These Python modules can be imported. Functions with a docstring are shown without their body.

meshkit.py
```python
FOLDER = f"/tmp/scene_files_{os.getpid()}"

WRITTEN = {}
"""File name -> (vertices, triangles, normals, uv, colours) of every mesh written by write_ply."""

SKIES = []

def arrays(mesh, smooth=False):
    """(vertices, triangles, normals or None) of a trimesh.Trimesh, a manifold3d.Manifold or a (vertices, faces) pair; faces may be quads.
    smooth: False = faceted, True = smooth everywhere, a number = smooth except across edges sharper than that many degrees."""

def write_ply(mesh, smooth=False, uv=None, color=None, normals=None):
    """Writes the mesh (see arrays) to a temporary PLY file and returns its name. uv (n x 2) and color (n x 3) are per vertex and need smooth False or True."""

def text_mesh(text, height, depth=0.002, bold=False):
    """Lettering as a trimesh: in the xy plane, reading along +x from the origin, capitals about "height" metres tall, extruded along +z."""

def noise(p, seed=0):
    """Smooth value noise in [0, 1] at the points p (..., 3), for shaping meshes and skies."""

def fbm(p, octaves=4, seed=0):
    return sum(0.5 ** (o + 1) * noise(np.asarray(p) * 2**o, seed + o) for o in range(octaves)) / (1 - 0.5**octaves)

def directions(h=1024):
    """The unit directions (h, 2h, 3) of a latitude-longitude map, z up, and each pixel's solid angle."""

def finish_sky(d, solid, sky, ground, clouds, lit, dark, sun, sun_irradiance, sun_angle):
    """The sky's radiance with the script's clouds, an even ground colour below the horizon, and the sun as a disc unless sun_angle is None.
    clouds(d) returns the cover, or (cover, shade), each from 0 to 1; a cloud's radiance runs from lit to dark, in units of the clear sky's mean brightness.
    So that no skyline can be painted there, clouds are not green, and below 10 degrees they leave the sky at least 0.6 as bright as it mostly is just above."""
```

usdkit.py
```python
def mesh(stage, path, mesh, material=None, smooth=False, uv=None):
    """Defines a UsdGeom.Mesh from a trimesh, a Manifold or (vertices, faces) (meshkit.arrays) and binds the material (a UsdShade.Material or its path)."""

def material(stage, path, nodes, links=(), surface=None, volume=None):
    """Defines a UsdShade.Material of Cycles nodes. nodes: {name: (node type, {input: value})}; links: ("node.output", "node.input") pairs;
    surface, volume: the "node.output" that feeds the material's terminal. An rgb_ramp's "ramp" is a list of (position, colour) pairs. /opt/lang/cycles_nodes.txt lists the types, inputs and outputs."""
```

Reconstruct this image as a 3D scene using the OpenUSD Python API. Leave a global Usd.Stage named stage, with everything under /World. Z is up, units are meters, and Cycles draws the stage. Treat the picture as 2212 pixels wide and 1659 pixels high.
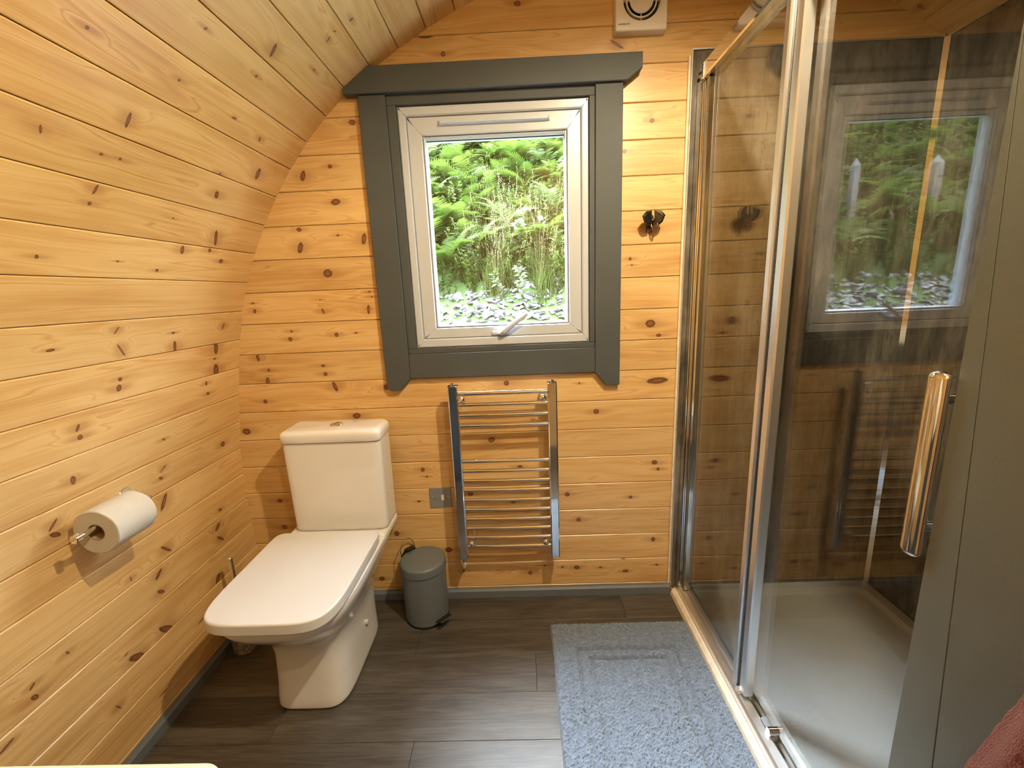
import math, random
import numpy as np, trimesh, manifold3d, usdkit, meshkit
from manifold3d import Manifold, CrossSection
from pxr import Gf, Sdf, Usd, UsdGeom, UsdLux, UsdShade, Vt

stage = Usd.Stage.CreateInMemory()
UsdGeom.SetStageUpAxis(stage, "Z")
UsdGeom.SetStageMetersPerUnit(stage, 1.0)
UsdGeom.Xform.Define(stage, "/World")
RNG = random.Random(11)

# ---------------------------------------------------------------- camera
CAM = np.array([1.0555, -1.5955, 1.2523])
RIGHT = np.array([0.99909687, 0.01435839, -0.03999091])
UP = np.array([0.03607836, 0.21050076, 0.97692773])
FWD = np.array([-0.02244522, 0.97748824, -0.20979262])
cam = UsdGeom.Camera.Define(stage, "/World/camera")
M4 = Gf.Matrix4d(*RIGHT, 0, *UP, 0, *(-FWD), 0, *CAM, 1)
cam.AddTransformOp().Set(M4)
cam.CreateHorizontalApertureAttr(36.0)
cam.CreateVerticalApertureAttr(27.0)
cam.CreateFocalLengthAttr(36.0 * 928.8 / 2212)
cam.CreateClippingRangeAttr(Gf.Vec2f(0.02, 1000))
cam.CreateExposureAttr(0.0)

# ---------------------------------------------------------------- light: bright overcast sky, hazy sun high behind thin cloud, one warm downlight, a second one added as fill
SKY, SUN, LAMP, LAMP_2 = 10.5, 46.0, 6000.0, 1500.0
sky = UsdLux.DomeLight.Define(stage, "/World/sky")
sky.CreateIntensityAttr(SKY)
sky.CreateColorAttr(Gf.Vec3f(0.76, 0.89, 1.0))
sun = UsdLux.DistantLight.Define(stage, "/World/sun")
sun.CreateIntensityAttr(SUN)
sun.CreateAngleAttr(42.0)
sun.CreateColorAttr(Gf.Vec3f(0.84, 0.93, 1.0))
SUN_FROM = np.array([-0.45, 0.60, 1.40])                # over the bank
zx = SUN_FROM / np.linalg.norm(SUN_FROM)
xx = np.cross((0, 1, 0), zx)
xx /= np.linalg.norm(xx)
yx = np.cross(zx, xx)
sun.AddTransformOp().Set(Gf.Matrix4d(*xx, 0, *yx, 0, *zx, 0, 0, 0, 0, 1))
LAMP_AT, LAMP2_AT = (1.545, -1.12, 2.252), (1.44, -1.72, 2.246)  # the second position is an unseen lamp added to brighten the near end
for at, power, nm, cone, soft in ((LAMP_AT, LAMP, "downlight_lamp", 84.0, 0.4), (LAMP2_AT, LAMP_2, "downlight_lamp_001", 88.0, 0.2)):
    lamp = UsdLux.SphereLight.Define(stage, "/World/" + nm)
    lamp.CreateIntensityAttr(power)
    lamp.CreateRadiusAttr(0.022)
    lamp.CreateColorAttr(Gf.Vec3f(1.0, 0.82, 0.52))
    lamp.AddTranslateOp().Set(Gf.Vec3d(*at))
    sh = UsdLux.ShapingAPI.Apply(lamp.GetPrim())
    sh.CreateShapingConeAngleAttr(cone)
    sh.CreateShapingConeSoftnessAttr(soft)

# ---------------------------------------------------------------- scene helpers
TAKEN = {}


def numbered(base):
    n = TAKEN.get(base, 0)
    TAKEN[base] = n + 1
    return base if n == 0 else f"{base}_{n:03d}"


def tag(prim, label=None, cat=None, group=None, kind=None):
    prim = prim.GetPrim() if hasattr(prim, "GetPrim") else prim
    for k, v in (("label", label), ("category", cat), ("group", group), ("kind", kind)):
        if v:
            prim.SetCustomDataByKey(k, v)
    return prim


class Node:
    """A prim with the world position of its origin."""
    def __init__(self, path, origin):
        self.path, self.origin = path, np.asarray(origin, float)
        self.prim = stage.GetPrimAtPath(path)


def thing(name, label=None, cat=None, loc=(0, 0, 0), group=None, kind=None):
    path = numbered("/World/" + name)
    x = UsdGeom.Xform.Define(stage, path)
    x.AddTranslateOp().Set(Gf.Vec3d(*map(float, loc)))
    tag(x, label, cat, group, kind)
    return Node(path, loc)


def tri(mesh):
    if isinstance(mesh, Manifold):
        m = mesh.to_mesh()
        return trimesh.Trimesh(np.array(m.vert_properties[:, :3]), np.array(m.tri_verts), process=False)
    if isinstance(mesh, (tuple, list)) and len(mesh) == 2 and not isinstance(mesh[0], (trimesh.Trimesh, Manifold)):
        v, f, _ = meshkit.arrays(mesh)
        return trimesh.Trimesh(v, f, process=False)
    if isinstance(mesh, (tuple, list)):
        return trimesh.util.concatenate([tri(m) for m in mesh])
    return mesh


def part(parent, name, mesh, mat, smooth=False, label=None, uv=None, kind=None):
    """One Mesh under parent; vertices are given in world coordinates."""
    t = tri(mesh).copy()
    t.vertices = np.asarray(t.vertices) - parent.origin
    path = numbered(f"{parent.path}/{name}")
    usdkit.mesh(stage, path, t, mat, smooth=smooth, uv=uv)
    n = Node(path, parent.origin)
    tag(n.prim, label, None, None, kind)
    return n


def solo(name, mesh, mat, label, cat, smooth=False, group=None, kind=None):
    t = tri(mesh)
    path = numbered("/World/" + name)
    usdkit.mesh(stage, path, t, mat, smooth=smooth)
    tag(stage.GetPrimAtPath(path), label, cat, group, kind)
    return Node(path, (0, 0, 0))


# ---------------------------------------------------------------- shapes
def box(x0, x1, y0, y1, z0, z1):
    return trimesh.creation.box(bounds=[[x0, y0, z0], [x1, y1, z1]])


def cbox(x0, x1, y0, y1, z0, z1, c=0.003):
    """Box with chamfered edges."""
    pts = []
    for sx in (0, 1):
        for sy in (0, 1):
            for sz in (0, 1):
                p = np.array([(x0, x1)[sx], (y0, y1)[sy], (z0, z1)[sz]], float)
                d = np.array([1 - 2 * sx, 1 - 2 * sy, 1 - 2 * sz]) * c
                for k in range(3):
                    q = p + d
                    q[k] = p[k]
                    pts.append(q)
    return Manifold.hull_points(np.array(pts))


def rbox(x0, x1, y0, y1, z0, z1, r=0.01, seg=20):
    s = Manifold.sphere(r, seg)
    return Manifold.batch_hull([s.translate((x, y, z)) for x in (x0 + r, x1 - r) for y in (y0 + r, y1 - r) for z in (z0 + r, z1 - r)])


def hull(points):
    return Manifold.hull_points(np.asarray(points, float))


def frame_of(d):
    d = np.asarray(d, float) / np.linalg.norm(d)
    a = np.array([0, 0, 1.0]) if abs(d[2]) < 0.9 else np.array([1.0, 0, 0])
    u = np.cross(a, d)
    u /= np.linalg.norm(u)
    return u, np.cross(d, u)


def cyl(a, b, r, r2=None, seg=28, dome=0.0):
    """Capped cylinder or cone from a to b, edges softened."""
    a, b = np.asarray(a, float), np.asarray(b, float)
    r2 = r if r2 is None else r2
    L = np.linalg.norm(b - a)
    c = min(0.0015, r * 0.25, L * 0.2)
    prof = [(r - c, 0), (r, c), (r2, L - c), (r2 - c, L)]
    u, w = frame_of(b - a)
    d = (b - a) / L
    ang = np.linspace(0, 2 * np.pi, seg, endpoint=False)
    return Manifold.hull_points(np.array([a + d * h + rr * (np.cos(t) * u + np.sin(t) * w) for rr, h in prof for t in ang]))


def tube(points, r, seg=14, caps=True):
    """Tube swept along points (parallel frames)."""
    P = np.asarray(points, float)
    T = np.gradient(P, axis=0)
    T /= np.linalg.norm(T, axis=1, keepdims=True)
    u, w = frame_of(T[0])
    rings = []
    R = np.broadcast_to(r, (len(P),))
    for k in range(len(P)):
        u = u - T[k] * (u @ T[k])
        u /= np.linalg.norm(u)
        w = np.cross(T[k], u)
        t = np.linspace(0, 2 * np.pi, seg, endpoint=False)
        rings.append(P[k] + R[k] * (np.cos(t)[:, None] * u + np.sin(t)[:, None] * w))
    return loft(rings, caps)


def loft(rings, caps=True):
    n, m = len(rings), len(rings[0])
    v = np.vstack(rings)
    i, j = np.meshgrid(np.arange(n - 1), np.arange(m), indexing="ij")
    a, b = i * m + j, i * m + (j + 1) % m
    c, d = (i + 1) * m + (j + 1) % m, (i + 1) * m + j
    f = np.vstack([np.stack([a, b, c], -1).reshape(-1, 3), np.stack([a, c, d], -1).reshape(-1, 3)])
    if caps:
        v = np.vstack([v, rings[0].mean(0), rings[-1].mean(0)])
        k = np.arange(m)
        f = np.vstack([f, np.stack([np.full(m, n * m), (k + 1) % m, k], -1),
                       np.stack([np.full(m, n * m + 1), (n - 1) * m + k, (n - 1) * m + (k + 1) % m], -1)])
    t = trimesh.Trimesh(v, f, process=False)
    if t.volume < 0:
        t.invert()
    return t


def lathe(profile, at=(0, 0, 0), seg=48):
    """Revolve (radius, height) pairs about z."""
    t = np.linspace(0, 2 * np.pi, seg, endpoint=False)
    rings = [np.stack([r * np.cos(t), r * np.sin(t), np.full(seg, h)], -1) + np.asarray(at) for r, h in profile]
    return loft(rings)


def superring(cx, yf, yb, hw, nf, nb, z, m=96):
    """Outline in plan: front end (low y) with exponent nf, back end with nb."""
    t = np.linspace(0, 2 * np.pi, m, endpoint=False)
    c, s = np.cos(t), np.sin(t)
    n = np.where(s < 0, nf, nb)
    yc = yb + (yf - yb) * 0.45
    hd = np.where(s < 0, yc - yf, yb - yc)
    return np.stack([cx + hw * np.sign(c) * np.abs(c) ** (2 / n), yc + hd * np.sign(s) * np.abs(s) ** (2 / n), np.full(m, z)], -1)


def prism(poly, axis, a, b, c=0.0):
    """Convex polygon (2-D list) extruded along axis ('x','y','z') from a to b, end edges chamfered by c."""
    poly = np.asarray(poly, float)
    mid = poly.mean(0)

    def put(p, t):
        return {"x": (t, p[0], p[1]), "y": (p[0], t, p[1]), "z": (p[0], p[1], t)}[axis]
    pts = []
    for p in poly:
        d = mid - p
        q = p + np.sign(d) * np.minimum(np.abs(d), c)
        if c:
            pts += [put(q, a), put(p, a + c), put(p, b - c), put(q, b)]
        else:
            pts += [put(p, a), put(p, b)]
    return Manifold.hull_points(np.array(pts))


# ---------------------------------------------------------------- materials
LOOKS = "/World/Looks/"


def mat(name, nodes, links=(), surface="p.BSDF"):
    return usdkit.material(stage, LOOKS + name, nodes, links, surface=surface)


def plain(name, color, rough=0.5, metal=0.0, bump=0.0, bscale=200.0, vary=0.0, vscale=8.0, **kw):
    """Principled with slight procedural variation of tone and an optional fine bump."""
    nodes = {"tc": ("texture_coordinate", {}), "p": ("principled_bsdf", dict(base_color=color, roughness=rough, metallic=metal, **kw))}
    links = []
    nodes["n"] = ("noise_texture", {"scale": vscale, "detail": 4.0})
    links += [("tc.object", "n.vector")]
    v = vary
    nodes["r"] = ("rgb_ramp", {"ramp": [(0.3, tuple(x * (1 - v) for x in color)), (0.7, tuple(min(1, x * (1 + v)) for x in color))]})
    links += [("n.fac", "r.fac"), ("r.color", "p.base_color")]
    if bump:
        nodes["n2"] = ("noise_texture", {"scale": bscale, "detail": 3.0})
        nodes["b"] = ("bump", {"strength": bump, "distance": 0.002})
        links += [("tc.object", "n2.vector"), ("n2.fac", "b.height"), ("b.normal", "p.normal")]
    return mat(name, nodes, links)


def pine(name, knots, seed, tone=1.0, ring=0.0):
    """Varnished pine board. u runs along the grain, v across, both in metres; knots = (u, v, long radius, short radius, angle)."""
    N = {"uv": ("uvmap", {"attribute": "st"}),
         "m1": ("mapping", {"location": (seed * 3.17, seed * 1.31, seed * 0.7), "scale": (1.6, 16.0, 1.0)}),
         "n1": ("noise_texture", {"scale": 1.0, "detail": 2.0, "roughness": 0.5}),
         "m2": ("mapping", {"location": (seed * 1.7, seed * 2.3, seed), "scale": (5.0, 260.0, 1.0)}),
         "n2": ("noise_texture", {"scale": 1.0, "detail": 3.0, "roughness": 0.6}),
         "m3": ("mapping", {"location": (seed * 0.9, seed * 5.1, 0.0), "scale": (2.2, 9.0, 1.0)}),
         "n3": ("noise_texture", {"scale": 1.0, "detail": 3.0}),
         "sep": ("separate_xyz", {}),
         "ph": ("math", {"math_type": "multiply_add", "value2": 34.0 + (seed * 7) % 22}),
         "ph2": ("math", {"math_type": "multiply_add", "value2": 5.0 + (seed * 3) % 4}),
         "ph3": ("math", {"math_type": "add"}),
         "sn": ("math", {"math_type": "pingpong", "value2": 1.0}),
         "rr": ("rgb_ramp", {"ramp": [(0.0, (0.30, 0.30, 0.30)), (0.55, (0.55, 0.55, 0.55)), (0.86, (0.85, 0.85, 0.85)), (1.0, (0.15, 0.15, 0.15))]}),
         "g1": ("mix_float", {"fac": 0.50}),
         "g2": ("mix_float", {"fac": 0.48}),
         "cr": ("rgb_ramp", {"ramp": [(0.22, tuple(tone * x for x in (0.38, 0.18, 0.055))), (0.40, tuple(tone * x for x in (0.57, 0.335, 0.125))),
                                      (0.55, tuple(tone * x for x in (0.68, 0.45, 0.195))), (0.8, tuple(tone * x for x in (0.76, 0.54, 0.27)))]}),
         "p": ("principled_bsdf", {"roughness": 0.36, "coat_weight": 0.15, "coat_roughness": 0.25}),
         "bm": ("bump", {"strength": 0.12, "distance": 0.0008})}
    L = [("uv.UV", "m1.vector"), ("m1.vector", "n1.vector"), ("uv.UV", "m2.vector"), ("m2.vector", "n2.vector"), ("uv.UV", "m3.vector"), ("m3.vector", "n3.vector"),
         ("uv.UV", "sep.vector"), ("sep.y", "ph.value1"), ("n1.fac", "ph2.value1"), ("ph.value", "ph2.value3"), ("ph2.value", "ph3.value1"), ("ph3.value", "sn.value1"),
         ("sn.value", "rr.fac"), ("rr.color", "g1.a"), ("n2.fac", "g1.b"), ("g1.result", "g2.a"), ("n3.fac", "g2.b"), ("g2.result", "cr.fac"),
         ("n2.fac", "bm.height"), ("bm.normal", "p.normal")]
    last = wide = None
    for k, (u, v, a, b, t) in enumerate(knots):
        a, b = max(a, .0018), max(b, .0018)
        N[f"k{k}"] = ("mapping", {"mapping_type": "texture", "location": (u, v, 0), "rotation": (0, 0, t), "scale": (a, b, 1.0)})
        N[f"h{k}"] = ("mapping", {"mapping_type": "texture", "location": (u, v, 0), "scale": (.012 + 2.6 * b, abs(a * math.sin(t)) + abs(b * math.cos(t)), 1.0)})
        for q in "kh":
            N[f"l{q}{k}"] = ("vector_math", {"math_type": "length"})
            L += [("uv.UV", f"{q}{k}.vector"), (f"{q}{k}.vector", f"l{q}{k}.vector1")]
        if last is None:
            last, wide = f"lk{k}.value", f"lh{k}.value"
        else:
            N[f"s{k}"] = N[f"w{k}"] = ("math", {"math_type": "minimum"})
            L += [(last, f"s{k}.value1"), (f"lk{k}.value", f"s{k}.value2"), (wide, f"w{k}.value1"), (f"lh{k}.value", f"w{k}.value2")]
            last, wide = f"s{k}.value", f"w{k}.value"
    if last:
        N |= {"wob": ("math", {"math_type": "multiply_add", "value2": 0.5}),
              "mw": ("mapping", {"scale": (140.0, 140.0, 1.0), "location": (seed, 0, 0)}), "nw": ("noise_texture", {"scale": 1.0, "detail": 2.0}),
              "bul": ("map_range", {"range_type": "smoothstep", "from_min": 0.4, "from_max": 3.2, "to_min": 1.1, "to_max": 0.0, "clamp": True}),
              "kf": ("map_range", {"range_type": "smoothstep", "from_min": 1.55, "from_max": 1.15, "to_min": 0.0, "to_max": 0.92, "clamp": True}),
              "hf": ("map_range", {"range_type": "smoothstep", "from_min": 2.0, "from_max": 0.4, "to_min": 0.0, "to_max": 0.5, "clamp": True}),
              "ks": ("map_range", {"from_min": 0.0, "from_max": 2.0}),
              "kc": ("rgb_ramp", {"ramp": [(0.0, (0.17, 0.055, 0.022)), (0.3, (0.24, 0.085, 0.03)), (0.5, (0.12, 0.04, 0.016)), (0.62, (0.075, 0.024, 0.01)), (0.75, (0.2, 0.08, 0.03))]}),
              "hm": ("mix_color", {"blend_type": "mix", "b": (0.36 * tone, 0.165 * tone, 0.05 * tone)}),
              "km": ("mix_color", {"blend_type": "mix"})}
        L += [("uv.UV", "mw.vector"), ("mw.vector", "nw.vector"), ("nw.fac", "wob.value1"), (last, "wob.value3"), (wide, "bul.value"), ("bul.result", "ph3.value2"),
              ("wob.value", "kf.value"), (wide, "hf.value"), ("wob.value", "ks.value"), ("ks.result", "kc.fac"),
              ("cr.color", "hm.a"), ("hf.result", "hm.fac"), ("hm.result", "km.a"), ("kc.color", "km.b"), ("kf.result", "km.fac"), ("km.result", "p.base_color")]
    else:
        N["ph3"] = ("math", {"math_type": "add", "value2": 0.0})
        L.append(("cr.color", "p.base_color"))
    return mat(name, N, L)


def chrome(name, color=(0.80, 0.80, 0.80), rough=0.07):
    return plain(name, color, rough, 1.0, vary=0.02)


CHROME = chrome("chrome")
ALU = chrome("satin_silver", (0.86, 0.87, 0.88), 0.34)
CERAMIC = plain("white_ceramic", (0.77, 0.77, 0.78), 0.12, coat_weight=0.5, coat_roughness=0.05)
LIDPLASTIC = plain("white_seat_plastic", (0.66, 0.67, 0.69), 0.28)
UPVC = plain("white_upvc", (0.49, 0.53, 0.60), 0.28)
FANPLASTIC = plain("fan_plastic", (0.74, 0.72, 0.70), 0.35)
GREY = plain("grey_paint", (0.060, 0.069, 0.074), 0.62, bump=0.15, bscale=260, vary=0.06)
SKIRT = plain("blue_grey_skirting", (0.13, 0.15, 0.18), 0.45, vary=0.05)  # grey lightened and blued: daylight on the skirting face put into its colour
DOORGREY = plain("olive_grey_paint", (0.135, 0.142, 0.118), 0.5, bump=0.1, bscale=260, vary=0.05)
PLATE = plain("grey_metal_plate", (0.24, 0.26, 0.28), 0.4, 0.2)
BINGREY = plain("grey_powder_coat", (0.125, 0.145, 0.16), 0.42, bump=0.1, bscale=700)
BLACK = plain("black_plastic", (0.012, 0.012, 0.013), 0.35)
SEAL = plain("dark_seal", (0.02, 0.02, 0.022), 0.4)
BRONZE = plain("dark_antique_metal", (0.10, 0.092, 0.075), 0.24, 0.9, vary=0.35, vscale=60)
BRASS = plain("aged_brass", (0.30, 0.22, 0.10), 0.3, 0.9, vary=0.3, vscale=60)
PAPER = plain("tissue_paper", (0.54, 0.515, 0.46), 0.9, bump=0.35, bscale=320)
CARD = plain("cardboard_core", (0.30, 0.20, 0.11), 0.9)
TRAY = plain("shower_tray_white", (0.56, 0.56, 0.56), 0.22)
INK = plain("grey_print", (0.10, 0.09, 0.08), 0.6)
DARK = plain("dark_cavity", (0.015, 0.014, 0.012), 0.7)
OUTER = plain("timber_backing", (0.20, 0.11, 0.045), 0.8)
CABLE = plain("white_cable", (0.75, 0.74, 0.72), 0.4)
STRIP = plain("pale_wood_strip", (0.74, 0.66, 0.54), 0.4, vary=0.12, vscale=30)


def make_glass(name, tint=(0.97, 0.985, 0.98), ior=1.5):
    return mat(name, {"g": ("geometry", {}), "io": ("mix_float", {"a": ior, "b": 1 / ior}), "f": ("fresnel", {}),
                      "t": ("transparent_bsdf", {"color": tint}), "s": ("glossy_bsdf", {"color": (1, 1, 1), "roughness": 0.0}), "x": ("mix_closure", {})},
               [("g.backfacing", "io.fac"), ("io.result", "f.IOR"), ("f.fac", "x.fac"), ("t.BSDF", "x.closure1"), ("s.BSDF", "x.closure2")], "x.closure")


GLASS = make_glass("shower_glass", ior=1.5)
PANE = make_glass("window_glass", (0.98, 0.99, 0.99))


def make_floor(name, seed, tone):
    c = [np.array(x) * tone for x in ((0.030, 0.023, 0.017), (0.060, 0.050, 0.041), (0.098, 0.086, 0.074), (0.15, 0.138, 0.122))]
    return mat(name, {"tc": ("texture_coordinate", {}), "m": ("mapping", {"location": (seed * 2.1, seed * 3.3, seed), "scale": (2.2, 22.0, 1.0)}),
                      "n": ("noise_texture", {"scale": 1.0, "detail": 4.0, "roughness": 0.6, "distortion": 0.8}),
                      "m2": ("mapping", {"location": (seed, 0, 0), "scale": (9.0, 190.0, 1.0)}), "n2": ("noise_texture", {"scale": 1.0, "detail": 3.0, "roughness": 0.65}),
                      "mx": ("mix_float", {"fac": 0.5}), "r": ("rgb_ramp", {"ramp": [(0.25, c[0]), (0.45, c[1]), (0.58, c[2]), (0.8, c[3])]}),
                      "b": ("bump", {"strength": 0.25, "distance": 0.0006}), "p": ("principled_bsdf", {"roughness": 0.42})},
               [("tc.object", "m.vector"), ("m.vector", "n.vector"), ("tc.object", "m2.vector"), ("m2.vector", "n2.vector"), ("n.fac", "mx.a"), ("n2.fac", "mx.b"),
                ("mx.result", "r.fac"), ("r.color", "p.base_color"), ("n2.fac", "b.height"), ("b.normal", "p.normal")])


FLOORS = [make_floor(f"vinyl_oak_{i}", 3.0 + 7 * i, t) for i, t in enumerate((0.88, 0.80, 0.97, 0.88))]


def make_slab():
    """Dark brown shower wall panel: mottled, rust-worn, streaked vertically."""
    return mat("rusty_panel", {
        "tc": ("texture_coordinate", {}), "m": ("mapping", {"scale": (5.0, 5.0, 1.1)}), "n": ("noise_texture", {"scale": 1.0, "detail": 5.0, "roughness": 0.62, "distortion": 0.6}),
        "m2": ("mapping", {"scale": (24.0, 24.0, 9.0)}), "n2": ("noise_texture", {"scale": 1.0, "detail": 6.0, "roughness": 0.7}),
        "m3": ("mapping", {"scale": (150.0, 150.0, 3.0)}), "n3": ("noise_texture", {"scale": 1.0, "detail": 2.0}),
        "mx": ("mix_float", {"fac": 0.36}), "mx2": ("mix_float", {"fac": 0.08}),
        "r": ("rgb_ramp", {"ramp": [(0.34, (0.028, 0.024, 0.019)), (0.44, (0.060, 0.052, 0.042)), (0.52, (0.13, 0.113, 0.092)), (0.59, (0.23, 0.205, 0.168)), (0.68, (0.30, 0.27, 0.22))]}),
        "bl": ("map_range", {"from_min": 0.60, "from_max": 0.68, "to_min": 0.0, "to_max": 0.75, "clamp": True}),
        "rust": ("mix_color", {"b": (0.055, 0.026, 0.010)}), "p": ("principled_bsdf", {"roughness": 0.33})},
        [("tc.object", "m.vector"), ("m.vector", "n.vector"), ("tc.object", "m2.vector"), ("m2.vector", "n2.vector"), ("tc.object", "m3.vector"), ("m3.vector", "n3.vector"),
         ("n.fac", "mx.a"), ("n2.fac", "mx.b"), ("mx.result", "mx2.a"), ("n3.fac", "mx2.b"), ("mx2.result", "r.fac"), ("r.color", "rust.a"), ("n2.fac", "bl.value"), ("bl.result", "rust.fac"),
         ("rust.result", "p.base_color")])


SLAB = make_slab()


def leafy(name, c0, c1, trans=0.45, rough=0.75):
    """Leaf: light passes through; tone varies per plant and along position."""
    return mat(name, {"oi": ("object_info", {}), "g": ("geometry", {}), "n": ("noise_texture", {"scale": 2.3, "detail": 2.0}), "a": ("mix_float", {"fac": 0.5}),
                      "r": ("rgb_ramp", {"ramp": [(0.2, c0), (0.8, c1)]}), "p": ("principled_bsdf", {"roughness": rough, "specular_ior_level": 0.15}), "t": ("translucent_bsdf", {}), "x": ("mix_closure", {"fac": trans})},
               [("g.position", "n.vector"), ("oi.random", "a.a"), ("n.fac", "a.b"), ("a.result", "r.fac"), ("r.color", "p.base_color"), ("r.color", "t.color"), ("p.BSDF", "x.closure1"), ("t.BSDF", "x.closure2")], "x.closure")


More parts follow.
